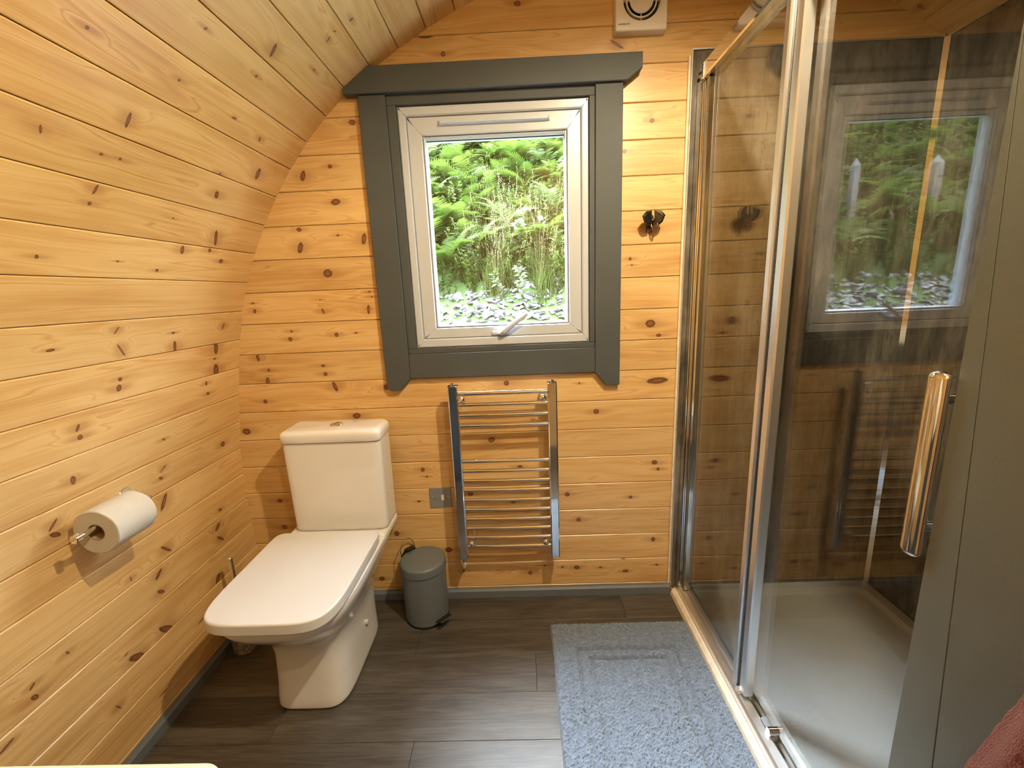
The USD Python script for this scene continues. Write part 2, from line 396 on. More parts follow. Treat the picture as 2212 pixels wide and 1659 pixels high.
KNOTS_BACK = {0: [(1.063, 0.058, 0.0091, 0.008, 1.46), (1.124, 0.09, 0.004, 0.004, 1.57), (1.198, 0.08, 0.005, 0.004, 1.57), (1.258, 0.077, 0.011, 0.008, -0.09), (1.356, 0.074, 0.0061, 0.0039, -0.17), (1.451, 0.113, 0.008, 0.004, 0), (1.46, 0.054, 0.011, 0.006, 0), (1.589, 0.08, 0.0061, 0.0039, -0.17), (0.785, 0.075, 0.005, 0.004, 1.57), (0.436, 0.048, 0.011, 0.009, 0)],
 1: [(1.57, 0.084, 0.009, 0.008, 1.57), (0.728, 0.062, 0.013, 0.01, -0.08)],
 2: [(1.267, 0.069, 0.0091, 0.008, -0.11), (0.519, 0.03, 0.01, 0.0091, 1.47), (0.058, 0.074, 0.01, 0.009, 0)],
 3: [(0.833, 0.084, 0.011, 0.008, 0), (1.005, 0.044, 0.009, 0.006, 0), (1.222, 0.069, 0.009, 0.008, 0), (1.475, 0.049, 0.007, 0.006, 0), (0.623, 0.058, 0.006, 0.004, 0), (0.057, 0.079, 0.009, 0.008, 0)],
 4: [(1.566, 0.081, 0.01, 0.008, 0), (1.581, 0.053, 0.006, 0.005, 1.57), (0.65, 0.081, 0.008, 0.007, 1.57), (0.664, 0.051, 0.004, 0.003, 1.57), (1.037, 0.081, 0.009, 0.006, 0)],
 5: [(0.93, 0.084, 0.0126, 0.0092, 0.32)],
 6: [(0.412, 0.087, 0.0141, 0.0105, 0.14), (1.338, 0.071, 0.01, 0.009, -0.1), (-0.03, 0.038, 0.015, 0.0111, -0.07)],
 7: [(0.342, 0.093, 0.018, 0.0068, 1.91), (0.538, 0.083, 0.0091, 0.0091, -0.11), (0.998, 0.082, 0.009, 0.009, 1.57), (1.274, 0.071, 0.004, 0.003, 1.57), (1.567, 0.071, 0.0351, 0.0109, 0.06), (0.064, 0.044, 0.0071, 0.0069, 1.43)],
 8: [(0.312, 0.03, 0.0071, 0.0071, -0.14), (0.063, 0.101, 0.0122, 0.0056, 1.74), (0.097, 0.053, 0.0051, 0.0049, 1.37), (0.307, 0.062, 0.007, 0.005, 0), (0.086, 0.011, 0.0132, 0.0069, 1.42)],
 9: [(0.373, 0.064, 0.0071, 0.0069, 1.43), (0.447, 0.068, 0.005, 0.003, 0), (1.535, 0.06, 0.016, 0.013, -0.06), (1.567, 0.016, 0.009, 0.005, 0), (0.197, 0.054, 0.0071, 0.0069, 1.43), (0.206, 0.083, 0.0041, 0.0039, 1.33)],
 10: [(0.503, 0.039, 0.015, 0.005, 1.5), (0.52, 0.084, 0.003, 0.003, 1.57), (0.513, 0.102, 0.0054, 0.0026, 0.38), (0.078, 0.078, 0.005, 0.003, 0), (0.08, 0.049, 0.0071, 0.0049, 1.43), (0.334, 0.039, 0.0095, 0.0041, 1.89), (0.328, 0.081, 0.003, 0.002, 1.57)],
 11: [(0.369, 0.06, 0.015, 0.013, 0), (1.457, 0.066, 0.005, 0.005, 0), (1.464, 0.044, 0.003, 0.003, 0)],
 12: [(0.514, 0.06, 0.0175, 0.0076, 1.34), (1.522, 0.047, 0.012, 0.011, 0), (0.286, 0.101, 0.0081, 0.006, -0.12), (0.282, 0.039, 0.018, 0.0082, 1.23), (0.422, 0.076, 0.005, 0.003, 0)],
 13: [(0.428, 0.074, 0.0151, 0.0094, 0.13)],
 14: [(0.423, 0.076, 0.007, 0.006, 0), (1.432, 0.079, 0.006, 0.006, 0), (0.325, 0.05, 0.0158, 0.0076, 1.25)],
 15: [(0.516, 0.096, 0.01, 0.0081, -0.1), (1.522, 0.056, 0.007, 0.006, 0)],
 17: [(0.838, 0.058, 0.007, 0.007, 0), (0.782, 0.112, 0.021, 0.006, -0.05), (1.403, 0.059, 0.0225, 0.0044, -0.56), (2.048, 0.09, 0.007, 0.006, 1.57), (2.028, 0.067, 0.005, 0.004, 0)],
 18: [(1.086, 0.075, 0.01, 0.007, -0.1), (1.824, 0.007, 0.0103, 0.0024, -0.51)]}
KNOTS_LEFT = {0: [(-0.526, 0.053, 0.0115, 0.0011, 0.05)],
 1: [(-0.339, 0.04, 0.0112, 0.0024, 0.24), (-0.652, 0.038, 0.0109, 0.0014, -1.05)],
 2: [(-0.465, 0.011, 0.0295, 0.0088, -0.73), (-0.572, 0.013, 0.0244, 0.0088, -0.58), (-0.598, 0.046, 0.0049, 0.0018, 0.52), (-0.232, 0.014, 0.0182, 0.0096, 1.01), (-0.875, 0.084, 0.0139, 0.0027, 0.29)],
 3: [(-0.182, 0.085, 0.0145, 0.0064, 0.61), (-0.18, 0.038, 0.0182, 0.0048, -0.77), (-0.453, 0.026, 0.0129, 0.0051, -0.66), (-0.447, 0.082, 0.0159, 0.0049, 0.68), (-0.804, 0.055, 0.0075, 0.0025, 0.65), (-0.806, 0.027, 0.0078, 0.0051, -0.84), (-0.723, 0.066, 0.0055, 0.0026, -1.01)],
 4: [(-0.154, 0.031, 0.0077, 0.0049, -0.5), (-0.403, 0.032, 0.0221, 0.0039, -0.81), (-0.531, 0.02, 0.0076, 0.0019, 1.67)],
 5: [(-0.383, 0.074, 0.0256, 0.0067, 1.07)],
 6: [(-0.373, 0.073, 0.0121, 0.002, 0.62), (-0.384, 0.046, 0.0074, 0.0042, -0.43), (-0.102, 0.053, 0.0106, 0.0085, -0.35), (-0.694, 0.069, 0.0138, 0.0032, 0.85), (-0.692, 0.043, 0.0126, 0.0052, -0.55)],
 7: [(-0.637, 0.049, 0.0098, 0.006, 1.62), (-0.363, 0.057, 0.0055, 0.0028, -0.34)],
 8: [(-0.615, 0.068, 0.0085, 0.0037, 1.13), (-0.611, 0.043, 0.0059, 0.0057, -0.34), (-0.176, 0.085, 0.0065, 0.0045, 1.56), (-0.168, 0.047, 0.007, 0.0048, -0.24)],
 9: [(-0.131, 0.094, 0.0196, 0.0094, 1.61), (-0.136, 0.057, 0.0047, 0.0032, -0.16), (-0.128, 0.016, 0.019, 0.0114, 1.72), (-0.498, 0.058, 0.0055, 0.005, -0.2), (-0.502, 0.035, 0.0086, 0.0066, 1.35)],
 10: [(-0.509, 0.082, 0.0106, 0.0023, 0.91), (-0.494, 0.028, 0.0204, 0.0025, 2.18), (-0.668, 0.052, 0.0086, 0.003, 0.05), (-0.323, 0.058, 0.0054, 0.0028, -0.1), (-0.314, 0.016, 0.0147, 0.0053, 1.7), (-0.101, 0.06, 0.0114, 0.0038, 1.15)],
 12: [(-0.707, 0.041, 0.0039, 0.0034, 1.71), (-0.528, 0.044, 0.0037, 0.0023, 0.07), (-0.336, 0.091, 0.0107, 0.0066, 1.67), (-0.228, 0.1, 0.006, 0.0058, 1.89), (-0.167, 0.07, 0.0087, 0.0062, 0.07), (-0.408, 0.027, 0.0045, 0.0039, 0.05)],
 13: [(-0.624, 0.06, 0.004, 0.004, 1.81), (-0.619, 0.092, 0.0109, 0.003, 1.29), (-0.397, 0.066, 0.003, 0.0025, 0.17), (-0.218, 0.034, 0.0225, 0.0058, 1.87)],
 14: [(-0.749, 0.069, 0.0073, 0.0022, 1.83), (-0.587, 0.063, 0.0032, 0.003, 0.31), (-0.63, 0.06, 0.0039, 0.0029, 0.32), (-0.275, 0.053, 0.0101, 0.0069, 2.06)],
 15: [(-0.601, 0.039, 0.0155, 0.0039, 1.62), (-0.145, 0.048, 0.0175, 0.0085, 1.74), (-0.292, 0.004, 0.0058, 0.0033, 2.14)],
 16: [(-0.739, 0.051, 0.0031, 0.003, 0.58), (-0.534, 0.058, 0.0034, 0.003, 0.49), (-0.339, 0.05, 0.0082, 0.0028, 0.15), (-0.212, 0.036, 0.0072, 0.0035, 2.07)],
 17: [(-0.352, 0.064, 0.0045, 0.0037, 0.53), (-0.544, 0.074, 0.0044, 0.0029, 0.61)],
 18: [(-0.359, 0.034, 0.0173, 0.0048, 1.92), (-0.197, 0.075, 0.0035, 0.0029, 0.58)],
 19: [(-0.242, 0.053, 0.0089, 0.0027, 1.98), (-0.248, 0.08, 0.0052, 0.0019, 0.42)]}

# ================================================================ the room shell
P0, PITCH = 0.0414, 0.11293                                  # lowest joint and cover width of the back wall's boards
Y_NEAR = -1.95                                               # near wall, behind the camera
ANG = [0, 0, -1, -1, 1, 5, 7.5, 8.5, 10.5, 12, 14.5, 19.5, 24, 28, 32, 36, 40, 45, 50, 55, 58.5, 61.5, 64.5, 68, 71.5, 75.5, 80, 84.5, 88.5]
STEP = 0.1078
ARCH = [(-0.0725, 0.045)]
for a in ANG:
    ARCH.append((ARCH[-1][0] + STEP * math.sin(math.radians(a)), ARCH[-1][1] + STEP * math.cos(math.radians(a))))
XC = 1.532
ARCH[-1] = (XC - 0.004, ARCH[-1][1])
ARCH = np.array(ARCH)
ARCH_R = np.stack([2 * XC - ARCH[:, 0], ARCH[:, 1]], -1)


def arch_z(x):
    x = x if x <= XC else 2 * XC - x
    return float(np.interp(x, ARCH[6:, 0], ARCH[6:, 1]))


def arch_x(z):
    return float(np.interp(z, ARCH[:, 1], ARCH[:, 0]))


def some_knots(n, u0, u1, seed):
    r = random.Random(seed)
    return [(r.uniform(u0, u1), r.uniform(.015, .095), r.choice((.004, .006, .008, .012)), r.choice((.003, .004, .006)), r.uniform(0, 3.1)) for _ in range(n)]


def board_uv(t, along, origin, across):
    v = np.asarray(t.vertices)
    return np.stack([v[:, along], (v - origin) @ across], -1)


# back wall: horizontal boards, cut to the arch, with the window opening left free
wall_back = thing("wall_back", "pine tongue-and-groove end wall with the window", None, kind="structure")
HX0, HX1, HZ0, HZ1 = 0.665, 1.317, 1.0578, 1.9613
YB = 0.0


def outline(z0, z1):
    """x range polygon of the room between two heights (convex)."""
    zs = sorted({z0, z1, *[z for z in ARCH[:, 1] if z0 < z < z1]})
    zs = [z for z in zs if z < ARCH[-1, 1]]
    left = [(arch_x(z) - 0.012, z) for z in zs]
    right = [(2 * XC - arch_x(z) + 0.012, z) for z in reversed(zs)]
    return left + right


def clip_x(poly, x0, x1):
    from shapely.geometry import Polygon, box as sbox
    g = Polygon(poly).intersection(sbox(x0, -1, x1, 4))
    return None if g.is_empty else [tuple(map(float, p)) for p in np.array(g.exterior.coords)[:-1]]


def board_prism(poly, y0, y1, c=0.0026):
    """Flat board in the xz plane; the long edges of the face at y0 are chamfered."""
    zs = [p[1] for p in poly]
    zl, zh = min(zs), max(zs)
    pts = []
    for x, z in poly:
        zz = min(max(z, zl + c), zh - c)
        pts += [(x, y0, zz), (x, y0 + c, z), (x, y1, z)]
    return hull(pts)


k = -1
while P0 + k * PITCH < ARCH[-1, 1] - 0.02:
    z0, z1 = max(0.0, P0 + k * PITCH), min(P0 + (k + 1) * PITCH, ARCH[-1, 1] - 0.004)
    m = pine(f"pine_back_{k + 1:02d}", KNOTS_BACK.get(k, []), 2.0 + 1.37 * (k + 1), 0.97 + 0.06 * math.sin(k * 2.1))
    poly = outline(z0 + 0.0006, z1 - 0.0006)
    spans = [(-1, 5)] if k < 9 or k > 16 else [(-1, HX0), (HX1, 5)]
    for s in spans:
        q = clip_x(poly, *s)
        if q:
            t = tri(board_prism(q, YB, YB + 0.014))
            part(wall_back, "board", t, m, uv=board_uv(t, 0, np.array([0, 0, P0 + k * PITCH]), np.array([0, 0, 1.0])))
    k += 1
# what the boards are fixed to, and the lintel over the window
for x0, x1, z0, z1 in ((-0.3, HX0, -0.1, 2.5), (HX1, 3.4, -0.1, 2.5), (HX0, HX1, -0.1, HZ0), (HX0, HX1, 1.872, 2.5)):
    part(wall_back, "backing", box(x0, x1, 0.0145, 0.10, z0, z1), OUTER)

# curved left wall and ceiling: boards along the depth of the room, each a flat facet of the arch
wall_left = thing("wall_left", "curved pine board wall on the left", None, kind="structure")
ceiling = thing("ceiling", "arched pine board ceiling", None, kind="structure")
wall_right = thing("wall_right", "curved pine board wall on the right", None, kind="structure")


def arch_board(parent, a, b, m, y0, y1):
    a, b = np.array(a), np.array(b)
    d = (b - a) / np.linalg.norm(b - a)
    n = np.array([-d[1], d[0]]) * (1 if a[0] < XC else -1)       # outwards, away from the room
    g, c, th = 0.0006, 0.0026, 0.014
    A, B = a + d * g, b - d * g
    sec = [A + d * c, B - d * c, B + n * c, B + n * th, A + n * th, A + n * c]
    t = tri(hull([(p[0], y, p[1]) for p in sec for y in (y0, y1)]))
    o, e = np.array([a[0], 0, a[1]]), np.array([d[0], 0, d[1]])
    part(parent, "board", t, m, uv=board_uv(t, 1, o, e))


part_base = [(-0.0725, 0.0), (-0.0725, 0.045)]
arch_board(wall_left, *part_base, pine("pine_left_base", [], 77.0), Y_NEAR, 0.0)
for i in range(len(ARCH) - 1):
    kn = KNOTS_LEFT.get(i, []) + some_knots(3, Y_NEAR, -0.85, 500 + i)
    if i >= 20:
        kn += some_knots(2, -0.8, -0.05, 700 + i)
    m = pine(f"pine_arch_{i:02d}", kn, 40.0 + 1.73 * i, 1.0 + 0.05 * math.sin(i * 1.7))
    arch_board(wall_left if i < 13 else ceiling, ARCH[i], ARCH[i + 1], m, Y_NEAR, 0.0)
for i in range(len(ARCH) - 1):
    m = pine(f"pine_arch_right_{i:02d}", some_knots(4, Y_NEAR, 0, 900 + i), 90.0 + 1.19 * i, 1.0 + 0.04 * math.sin(i * 2.7))
    arch_board(wall_right if i < 13 else ceiling, ARCH_R[i], ARCH_R[i + 1], m, Y_NEAR, 0.0)
# weatherproof skin outside the boards
skin_in = np.array([(-0.095, -0.05)] + [(x - 0.02, z + 0.02) for x, z in ARCH] + [(2 * XC - x + 0.02, z + 0.02) for x, z in ARCH[::-1]] + [(2 * XC + 0.095, -0.05)])
ctr = np.array([XC, 0.9])
skin_out = ctr + (skin_in - ctr) * 1.06
rings = []
for (a, b) in zip(skin_in, skin_out):
    rings.append(np.array([(a[0], 0.12, a[1]), (b[0], 0.12, b[1]), (b[0], Y_NEAR - 0.1, b[1]), (a[0], Y_NEAR - 0.1, a[1])]))
part(ceiling, "roof_skin", loft(rings), OUTER)

# near wall behind the camera (boards again, seen only in the chrome)
wall_front = thing("wall_front", "pine board wall behind the viewpoint", None, kind="structure")
PN = [pine(f"pine_near_{i}", some_knots(9, 0, 3, 60 + i), 120.0 + 3.1 * i) for i in range(3)]
for k in range(-1, 20):
    z0, z1 = max(0.0, P0 + k * PITCH), min(P0 + (k + 1) * PITCH, ARCH[-1, 1] - 0.004)
    if z1 <= z0 + .004:
        continue
    t = tri(hull([(x, y, z) for x, z in outline(z0 + .0008, z1 - .0008) for y in (Y_NEAR - 0.014, Y_NEAR)]))
    part(wall_front, "board", t, PN[k % 3], uv=board_uv(t, 0, np.array([0, 0, P0 + k * PITCH]), np.array([0, 0, 1.0])))
part(wall_front, "backing", box(-0.3, 3.4, Y_NEAR - 0.1, Y_NEAR - 0.015, -0.1, 2.5), OUTER)

# floor: vinyl oak planks running across the room
floor = thing("floor", "dark grey-brown wood-effect vinyl plank floor", None, kind="structure")
PW = 0.152
row = 0
y = 0.0
while y > Y_NEAR:
    y1 = max(y - PW, Y_NEAR)
    cuts = [-0.09] + [c for c in ((0.30 + row * 0.43) % 1.22 - 0.09, (0.30 + row * 0.43) % 1.22 + 1.13, (0.30 + row * 0.43) % 1.22 + 2.35) if 0.02 < c < 3.1] + [3.16]
    for a, b in zip(cuts[:-1], cuts[1:]):
        part(floor, "plank", cbox(a + .0003, b - .0003, y1 + .0003, y - .0003, -0.012, 0.0, 0.0008), FLOORS[(row * 3 + int(a * 7)) % 4])
    y, row = y1, row + 1
part(floor, "underlay", box(-0.2, 3.3, Y_NEAR - .1, 0.1, -0.06, -0.0125), DARK)

# skirting
baseboard_back = thing("baseboard_back", "low grey skirting along the end wall", None, kind="structure")
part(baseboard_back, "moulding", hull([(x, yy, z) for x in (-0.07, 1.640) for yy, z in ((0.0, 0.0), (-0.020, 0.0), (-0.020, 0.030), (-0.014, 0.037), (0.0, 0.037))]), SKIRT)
baseboard_left = thing("baseboard_left", "low grey skirting along the curved wall", None, kind="structure")
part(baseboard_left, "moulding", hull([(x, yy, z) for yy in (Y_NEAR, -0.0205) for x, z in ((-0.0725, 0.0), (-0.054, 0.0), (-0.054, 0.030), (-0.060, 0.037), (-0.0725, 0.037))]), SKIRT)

# ---------------------------------------------------------------- window with its architrave
window = thing("window_1", "white framed top-hung window", None, kind="structure")


def ring_frame(x0, x1, z0, z1, wl, wr, wb, wt, ya, yb, c=0.002):
    """Four mitred members."""
    o = [(x0, z0), (x1, z0), (x1, z1), (x0, z1)]
    i = [(x0 + wl, z0 + wb), (x1 - wr, z0 + wb), (x1 - wr, z1 - wt), (x0 + wl, z1 - wt)]
    out = []
    for k in range(4):
        q = [o[k], o[(k + 1) % 4], i[(k + 1) % 4], i[k]]
        mid = np.mean(q, 0)
        pts = []
        for n_, p in enumerate(q):
            d = (mid - np.array(p))
            ax = 1 if k in (0, 2) else 0
            s = np.array(p, float)
            s[ax] += math.copysign(c, d[ax])
            pts += [(p[0], yb, p[1]), (p[0], ya + c, p[1]), (s[0], ya, s[1])]
        out.append(hull(pts))
    return out


for m in ring_frame(.671, 1.311, 1.060, 1.871, .027, .025, .032, .031, -0.004, 0.07, .004):
    part(window, "frame", m, UPVC)
for m in ring_frame(.6985, 1.2855, 1.0925, 1.8395, .049, .046, .038, .058, 0.004, 0.06, .003):
    part(window, "sash", m, UPVC)
for m in ring_frame(.7475, 1.2395, 1.1305, 1.7815, .010, .009, .009, .012, 0.010, 0.05, .006):
    part(window, "glazing_bead", m, UPVC)
part(window, "pane", box(.7535, 1.2335, 0.030, 0.036, 1.135, 1.774), PANE)
for m in ring_frame(.7540, 1.2325, 1.1365, 1.7725, .0025, .0025, .0025, .005, 0.024, 0.0298, .0005):
    part(window, "gasket", m, SEAL)
vent = part(window, "trickle_vent", hull([(x, yy, z) for x, yy, z in ((.806, .004, 1.824), (1.181, .004, 1.824), (.812, -.012, 1.819), (1.175, -.012, 1.819), (.812, -.012, 1.812), (1.175, -.012, 1.812), (.806, .004, 1.808), (1.181, .004, 1.808))]), UPVC)
hb = part(window, "handle_base", rbox(.953, 1.014, -.006, .006, 1.098, 1.114, .0055), UPVC, smooth=40)
lever = hull(np.vstack([np.array(tri(Manifold.sphere(r, 12)).vertices) * (1, .6, 1) + p for p, r in (((.990, -.020, 1.106), .010), ((1.012, -.026, 1.1225), .010), ((1.082, -.034, 1.171), .006))]))
part(hb, "handle_lever", lever, UPVC, smooth=40)
part(hb, "handle_spindle", cyl((.992, 0, 1.106), (.992, -.022, 1.106), .008), UPVC, smooth=40)
part(hb, "handle_screw", cyl((.992, -.026, 1.1075), (.992, -.0285, 1.1075), .0045), PLATE, smooth=40)
part(hb, "handle_screw", cyl((1.005, -.004, 1.1035), (1.005, -.008, 1.1035), .0035), PLATE, smooth=40)
part(window, "outer_sill", cbox(.66, 1.32, .07, .17, 1.045, 1.062, .003), UPVC)

trim = thing("trim_1", "grey painted architrave round the window", None, kind="structure")
part(trim, "header", prism([(.507, 1.902), (1.432, 1.902), (1.478, 1.936), (1.478, 1.981), (.584, 1.981), (.505, 1.916)], "y", -.036, -.0005, .002), GREY)
part(trim, "side_casing", prism([(.549, .921), (.562, .905), (.600, .905), (.640, .948), (.640, 1.9015), (.549, 1.9015)], "y", -.024, -.0005, .0015), GREY)
part(trim, "side_casing", prism([(1.330, .948), (1.371, .898), (1.420, .898), (1.420, 1.9015), (1.330, 1.9015)], "y", -.024, -.0005, .0015), GREY)
part(trim, "apron", prism([(.6405, .948), (1.3295, .948), (1.3295, 1.040), (.6405, 1.040)], "y", -.022, -.0005, .0015), GREY)
part(trim, "reveal", cbox(.6405, 1.3295, -.015, .07, 1.0405, 1.0595, .001), GREY)
part(trim, "reveal", cbox(.6405, 1.3295, -.015, .07, 1.8715, 1.9015, .001), GREY)
part(trim, "reveal", cbox(.6405, .6705, -.015, .07, 1.060, 1.871, .001), GREY)
part(trim, "reveal", cbox(1.3115, 1.3295, -.015, .07, 1.060, 1.871, .001), GREY)

# ================================================================ shower
XS0, XS1, YS1 = 1.650, 2.445, -1.0
tray = thing("shower_tray", "white low-profile shower tray behind the glass screen", "shower tray", (2.05, -0.5, 0))


def tray_ring(inset, z, r, n=12):
    x0, x1, y0, y1 = XS0 + .012 + inset, XS1 - inset, YS1 + inset, -.001 - inset
    pts = []
    for cx, cy, a0 in ((x1 - r, y1 - r, 0), (x0 + r, y1 - r, 90), (x0 + r, y0 + r, 180), (x1 - r, y0 + r, 270)):
        for a in np.linspace(a0, a0 + 90, n):
            pts.append((cx + r * math.cos(math.radians(a)), cy + r * math.sin(math.radians(a)), z))
    return np.array(pts)


part(tray, "basin", loft([tray_ring(0, 0.0, .006), tray_ring(0, .026, .006), tray_ring(.004, .030, .006), tray_ring(.040, .030, .030), tray_ring(.043, .0292, .034),
                          tray_ring(.049, .020, .040), tray_ring(.054, .0115, .046), tray_ring(.064, .0095, .05), tray_ring(.12, .009, .06), tray_ring(.28, .007, .06)]), TRAY, smooth=50)
dr = part(tray, "drain_cover", lathe([(0.001, .0072), (.045, .0072), (.045, .0115), (.041, .0135), (.001, .0145)], (2.2, -.62, 0)), CHROME, smooth=40)

panels = thing("wall_panel", "dark brown rust-effect shower panel on the end wall", "wall panel", (2.04, 0, 0.03))
part(panels, "sheet", cbox(1.646, 2.446, -.0105, -.0005, .0305, 1.986, .001), SLAB)
part(panels, "edge_trim", cbox(1.6415, 1.6455, -.0135, -.0005, .0305, 1.993, .001), ALU)
part(panels, "edge_trim", cbox(1.646, 2.436, -.0135, -.0005, 1.9865, 1.993, .001), ALU)
panels2 = thing("wall_panel", "dark brown rust-effect shower panel on the right-hand wall", "wall panel", (2.45, -.5, 0.03))
part(panels2, "sheet", cbox(2.447, 2.457, YS1, -.012, .0305, 1.986, .001), SLAB)
part(panels2, "edge_trim", cbox(2.443, 2.457, YS1, -.012, 1.9865, 1.993, .001), ALU)
part(panels2, "corner_trim", hull([(x, yy, z) for z in (.031, 1.9855) for x, yy in ((2.4465, -.011), (2.4465, -.022), (2.443, -.025), (2.432, -.014), (2.434, -.011))]), CHROME)
part(panels2, "batten", box(2.458, 2.50, YS1, -.012, 0.0, 1.985), OUTER)

screen = thing("shower_screen", "chrome-framed sliding glass shower enclosure", "shower enclosure", (1.69, -.5, .03))
ZB, ZT = .0305, 1.886
XF, XD = 1.684, 1.705                                         # fixed pane, sliding door
part(screen, "wall_channel", cbox(1.662, 1.708, -.045, -.014, ZB, ZT + .004, .002), CHROME)
part(screen, "fixed_stile", cbox(1.672, 1.695, -.078, -.0455, ZB + .024, ZT, .004), CHROME)
part(screen, "stile_groove", box(1.6708, 1.6722, -.064, -.0615, ZB + .03, ZT - .002), SEAL)
part(screen, "fixed_pane", box(XF - .003, XF + .003, -.4835, -.0785, ZB + .024, ZT), GLASS)
part(screen, "meeting_stile", cbox(1.668, 1.690, -.506, -.484, ZB + .024, ZT, .003), ALU)
part(screen, "meeting_seal", cbox(1.676, 1.696, -.5145, -.5065, ZB + .024, ZT, .001), SEAL)
part(screen, "top_rail", hull([(x, yy, z) for yy in (YS1 + .002, -.0455) for x, z in ((1.662, ZT + .006), (1.665, ZT + .001), (1.712, ZT + .001), (1.712, ZT + .050), (1.670, ZT + .050), (1.662, ZT + .044))]), CHROME)
part(screen, "rail_cap", cbox(1.660, 1.713, -.0452, -.016, ZT + .0045, ZT + .030, .010), CHROME)
part(screen, "bottom_rail", hull([(x, yy, z) for yy in (YS1 + .002, -.0455) for x, z in ((1.663, ZB), (1.663, ZB + .016), (1.668, ZB + .022), (1.690, ZB + .022), (1.690, ZB))]), ALU)
part(screen, "door_track", hull([(x, yy, z) for yy in (YS1 + .002, -.0455) for x, z in ((1.711, ZB), (1.711, ZB + .018), (1.717, ZB + .018), (1.717, ZB))]), ALU)
door = part(screen, "sliding_door", box(XD - .003, XD + .003, -.986, -.540, ZB + .030, ZT - .002), GLASS)
part(door, "door_stile", cbox(1.674, 1.7015, -.546, -.515, ZB + .030, ZT - .002, .004), ALU, label="silver upright where door and fixed pane meet")
part(door, "door_stile", cbox(1.695, 1.714, -.998, -.9865, ZB + .030, ZT - .002, .003), ALU)
hd = part(door, "door_handle", hull(np.vstack([np.array(tri(Manifold.sphere(1.0, 28)).vertices) * (.010, .0155, .010) + (1.6535, -.984, z) for z in (.835, 1.108)])), CHROME, smooth=40)
part(door, "handle_post", cyl((1.645, -.982, 1.075), (XD - .003, -.982, 1.075), .008), CHROME, smooth=40)
part(door, "handle_post", cyl((1.645, -.982, .872), (XD - .003, -.982, .872), .008), CHROME, smooth=40)
rl = part(door, "door_runner", cbox(1.692, 1.713, -.655, -.600, ZB + .004, ZB + .028, .003), PLATE)
part(door, "runner_wheel", cyl((1.688, -.645, ZB + .030), (1.716, -.645, ZB + .030), .011), CHROME, smooth=40)
part(screen, "corner_clip", cbox(1.664, 1.700, -.530, -.512, ZB + .0225, ZB + .038, .002), ALU)

solo("edge_strip", hull([(x, yy, z) for yy in (-.999, -.0205) for x, z in ((1.641, 0.0), (1.6612, 0.0), (1.6612, .026), (1.655, .026), (1.645, .016))]), STRIP,
     "pale wooden strip along the foot of the shower tray", "edge strip")
solo("corner_bead", cbox(1.6335, 1.641, -.009, -.0005, .0375, 1.975, .002), STRIP, "pale upright wooden bead beside the dark shower panel", "edge strip")

# painted board wall running from the shower towards the viewpoint, and the wall that closes the shower's near end
partition = thing("wall_partition", "olive grey painted board wall at the near end of the shower", None, kind="structure")
ZP = arch_z(1.662) - .004
ys_ = [-1.0005, -1.300, -1.52, -1.74, Y_NEAR]
tapered = [[(-1.0005, .0005), (-1.0005, 1.553), (-1.0975, .0005)],
           [(-1.0985, .0005), (-1.0015, 1.560), (-1.0005, 1.60), (-1.0005, ZP), (ys_[1] + .0006, ZP), (ys_[1] + .0006, .0005)]]
for poly in tapered + [[(a - .0006, .0005), (a - .0006, ZP), (b + .0006, ZP), (b + .0006, .0005)] for a, b in zip(ys_[1:-1], ys_[2:])]:
    part(partition, "board", prism(poly, "x", 1.662, 1.690, .001), DOORGREY)
part(partition, "end_wall", hull([(x, yy, z) for x, zz in ((1.6905, ZP), (2.457, 1.98), (2.97, .75)) for yy in (-1.0005, -1.03) for z in (.0005, zz)]), DOORGREY)

# ================================================================ toilet
TX = 0.354
toilet = thing("toilet", "white close-coupled toilet with closed square lid", "toilet", (TX, -.35, 0))
keys = np.array([  # z, front, back, half width, front exponent
    (0.000, -.506, -.146, .117, 5.0), (0.012, -.508, -.145, .119, 5.0), (.09, -.500, -.145, .117, 4.8), (.17, -.496, -.142, .118, 4.4), (.22, -.505, -.138, .124, 4.0),
    (.265, -.533, -.125, .138, 3.6), (.305, -.575, -.095, .157, 3.6), (.345, -.614, -.055, .173, 3.8), (.374, -.636, -.030, .182, 4.0), (.389, -.640, -.024, .184, 4.2), (.398, -.638, -.023, .183, 4.2)])
from scipy.interpolate import PchipInterpolator
ip = PchipInterpolator(keys[:, 0], keys[:, 1:])
rings = [superring(TX, *ip(z)[:3], ip(z)[3], 7.0, z) for z in np.unique(np.r_[np.linspace(0, .398, 34), .006])]
rings = [superring(TX, -.500, -.150, .113, 5.0, 7.0, 0.0)] + rings[1:] + [superring(TX, -.630, -.03, .175, 4.2, 7.0, .4005)]
part(toilet, "bowl", loft(rings), CERAMIC, smooth=60)


def slab(yf, yb, hw, z0, z1, r, nf=4.4, nb=11.0, cx=TX, m=120):
    out = []
    for a in np.linspace(0, math.pi / 2, 6):
        i = r * (1 - math.sin(a))
        out.append((i, z0 + r * (1 - math.cos(a))))
    out += [(r * (1 - math.cos(a)), z1 - r * (1 - math.sin(a))) for a in np.linspace(0, math.pi / 2, 6)]
    return loft([superring(cx, yf + i, yb - i, hw - i, nf, nb, z, m) for i, z in out])


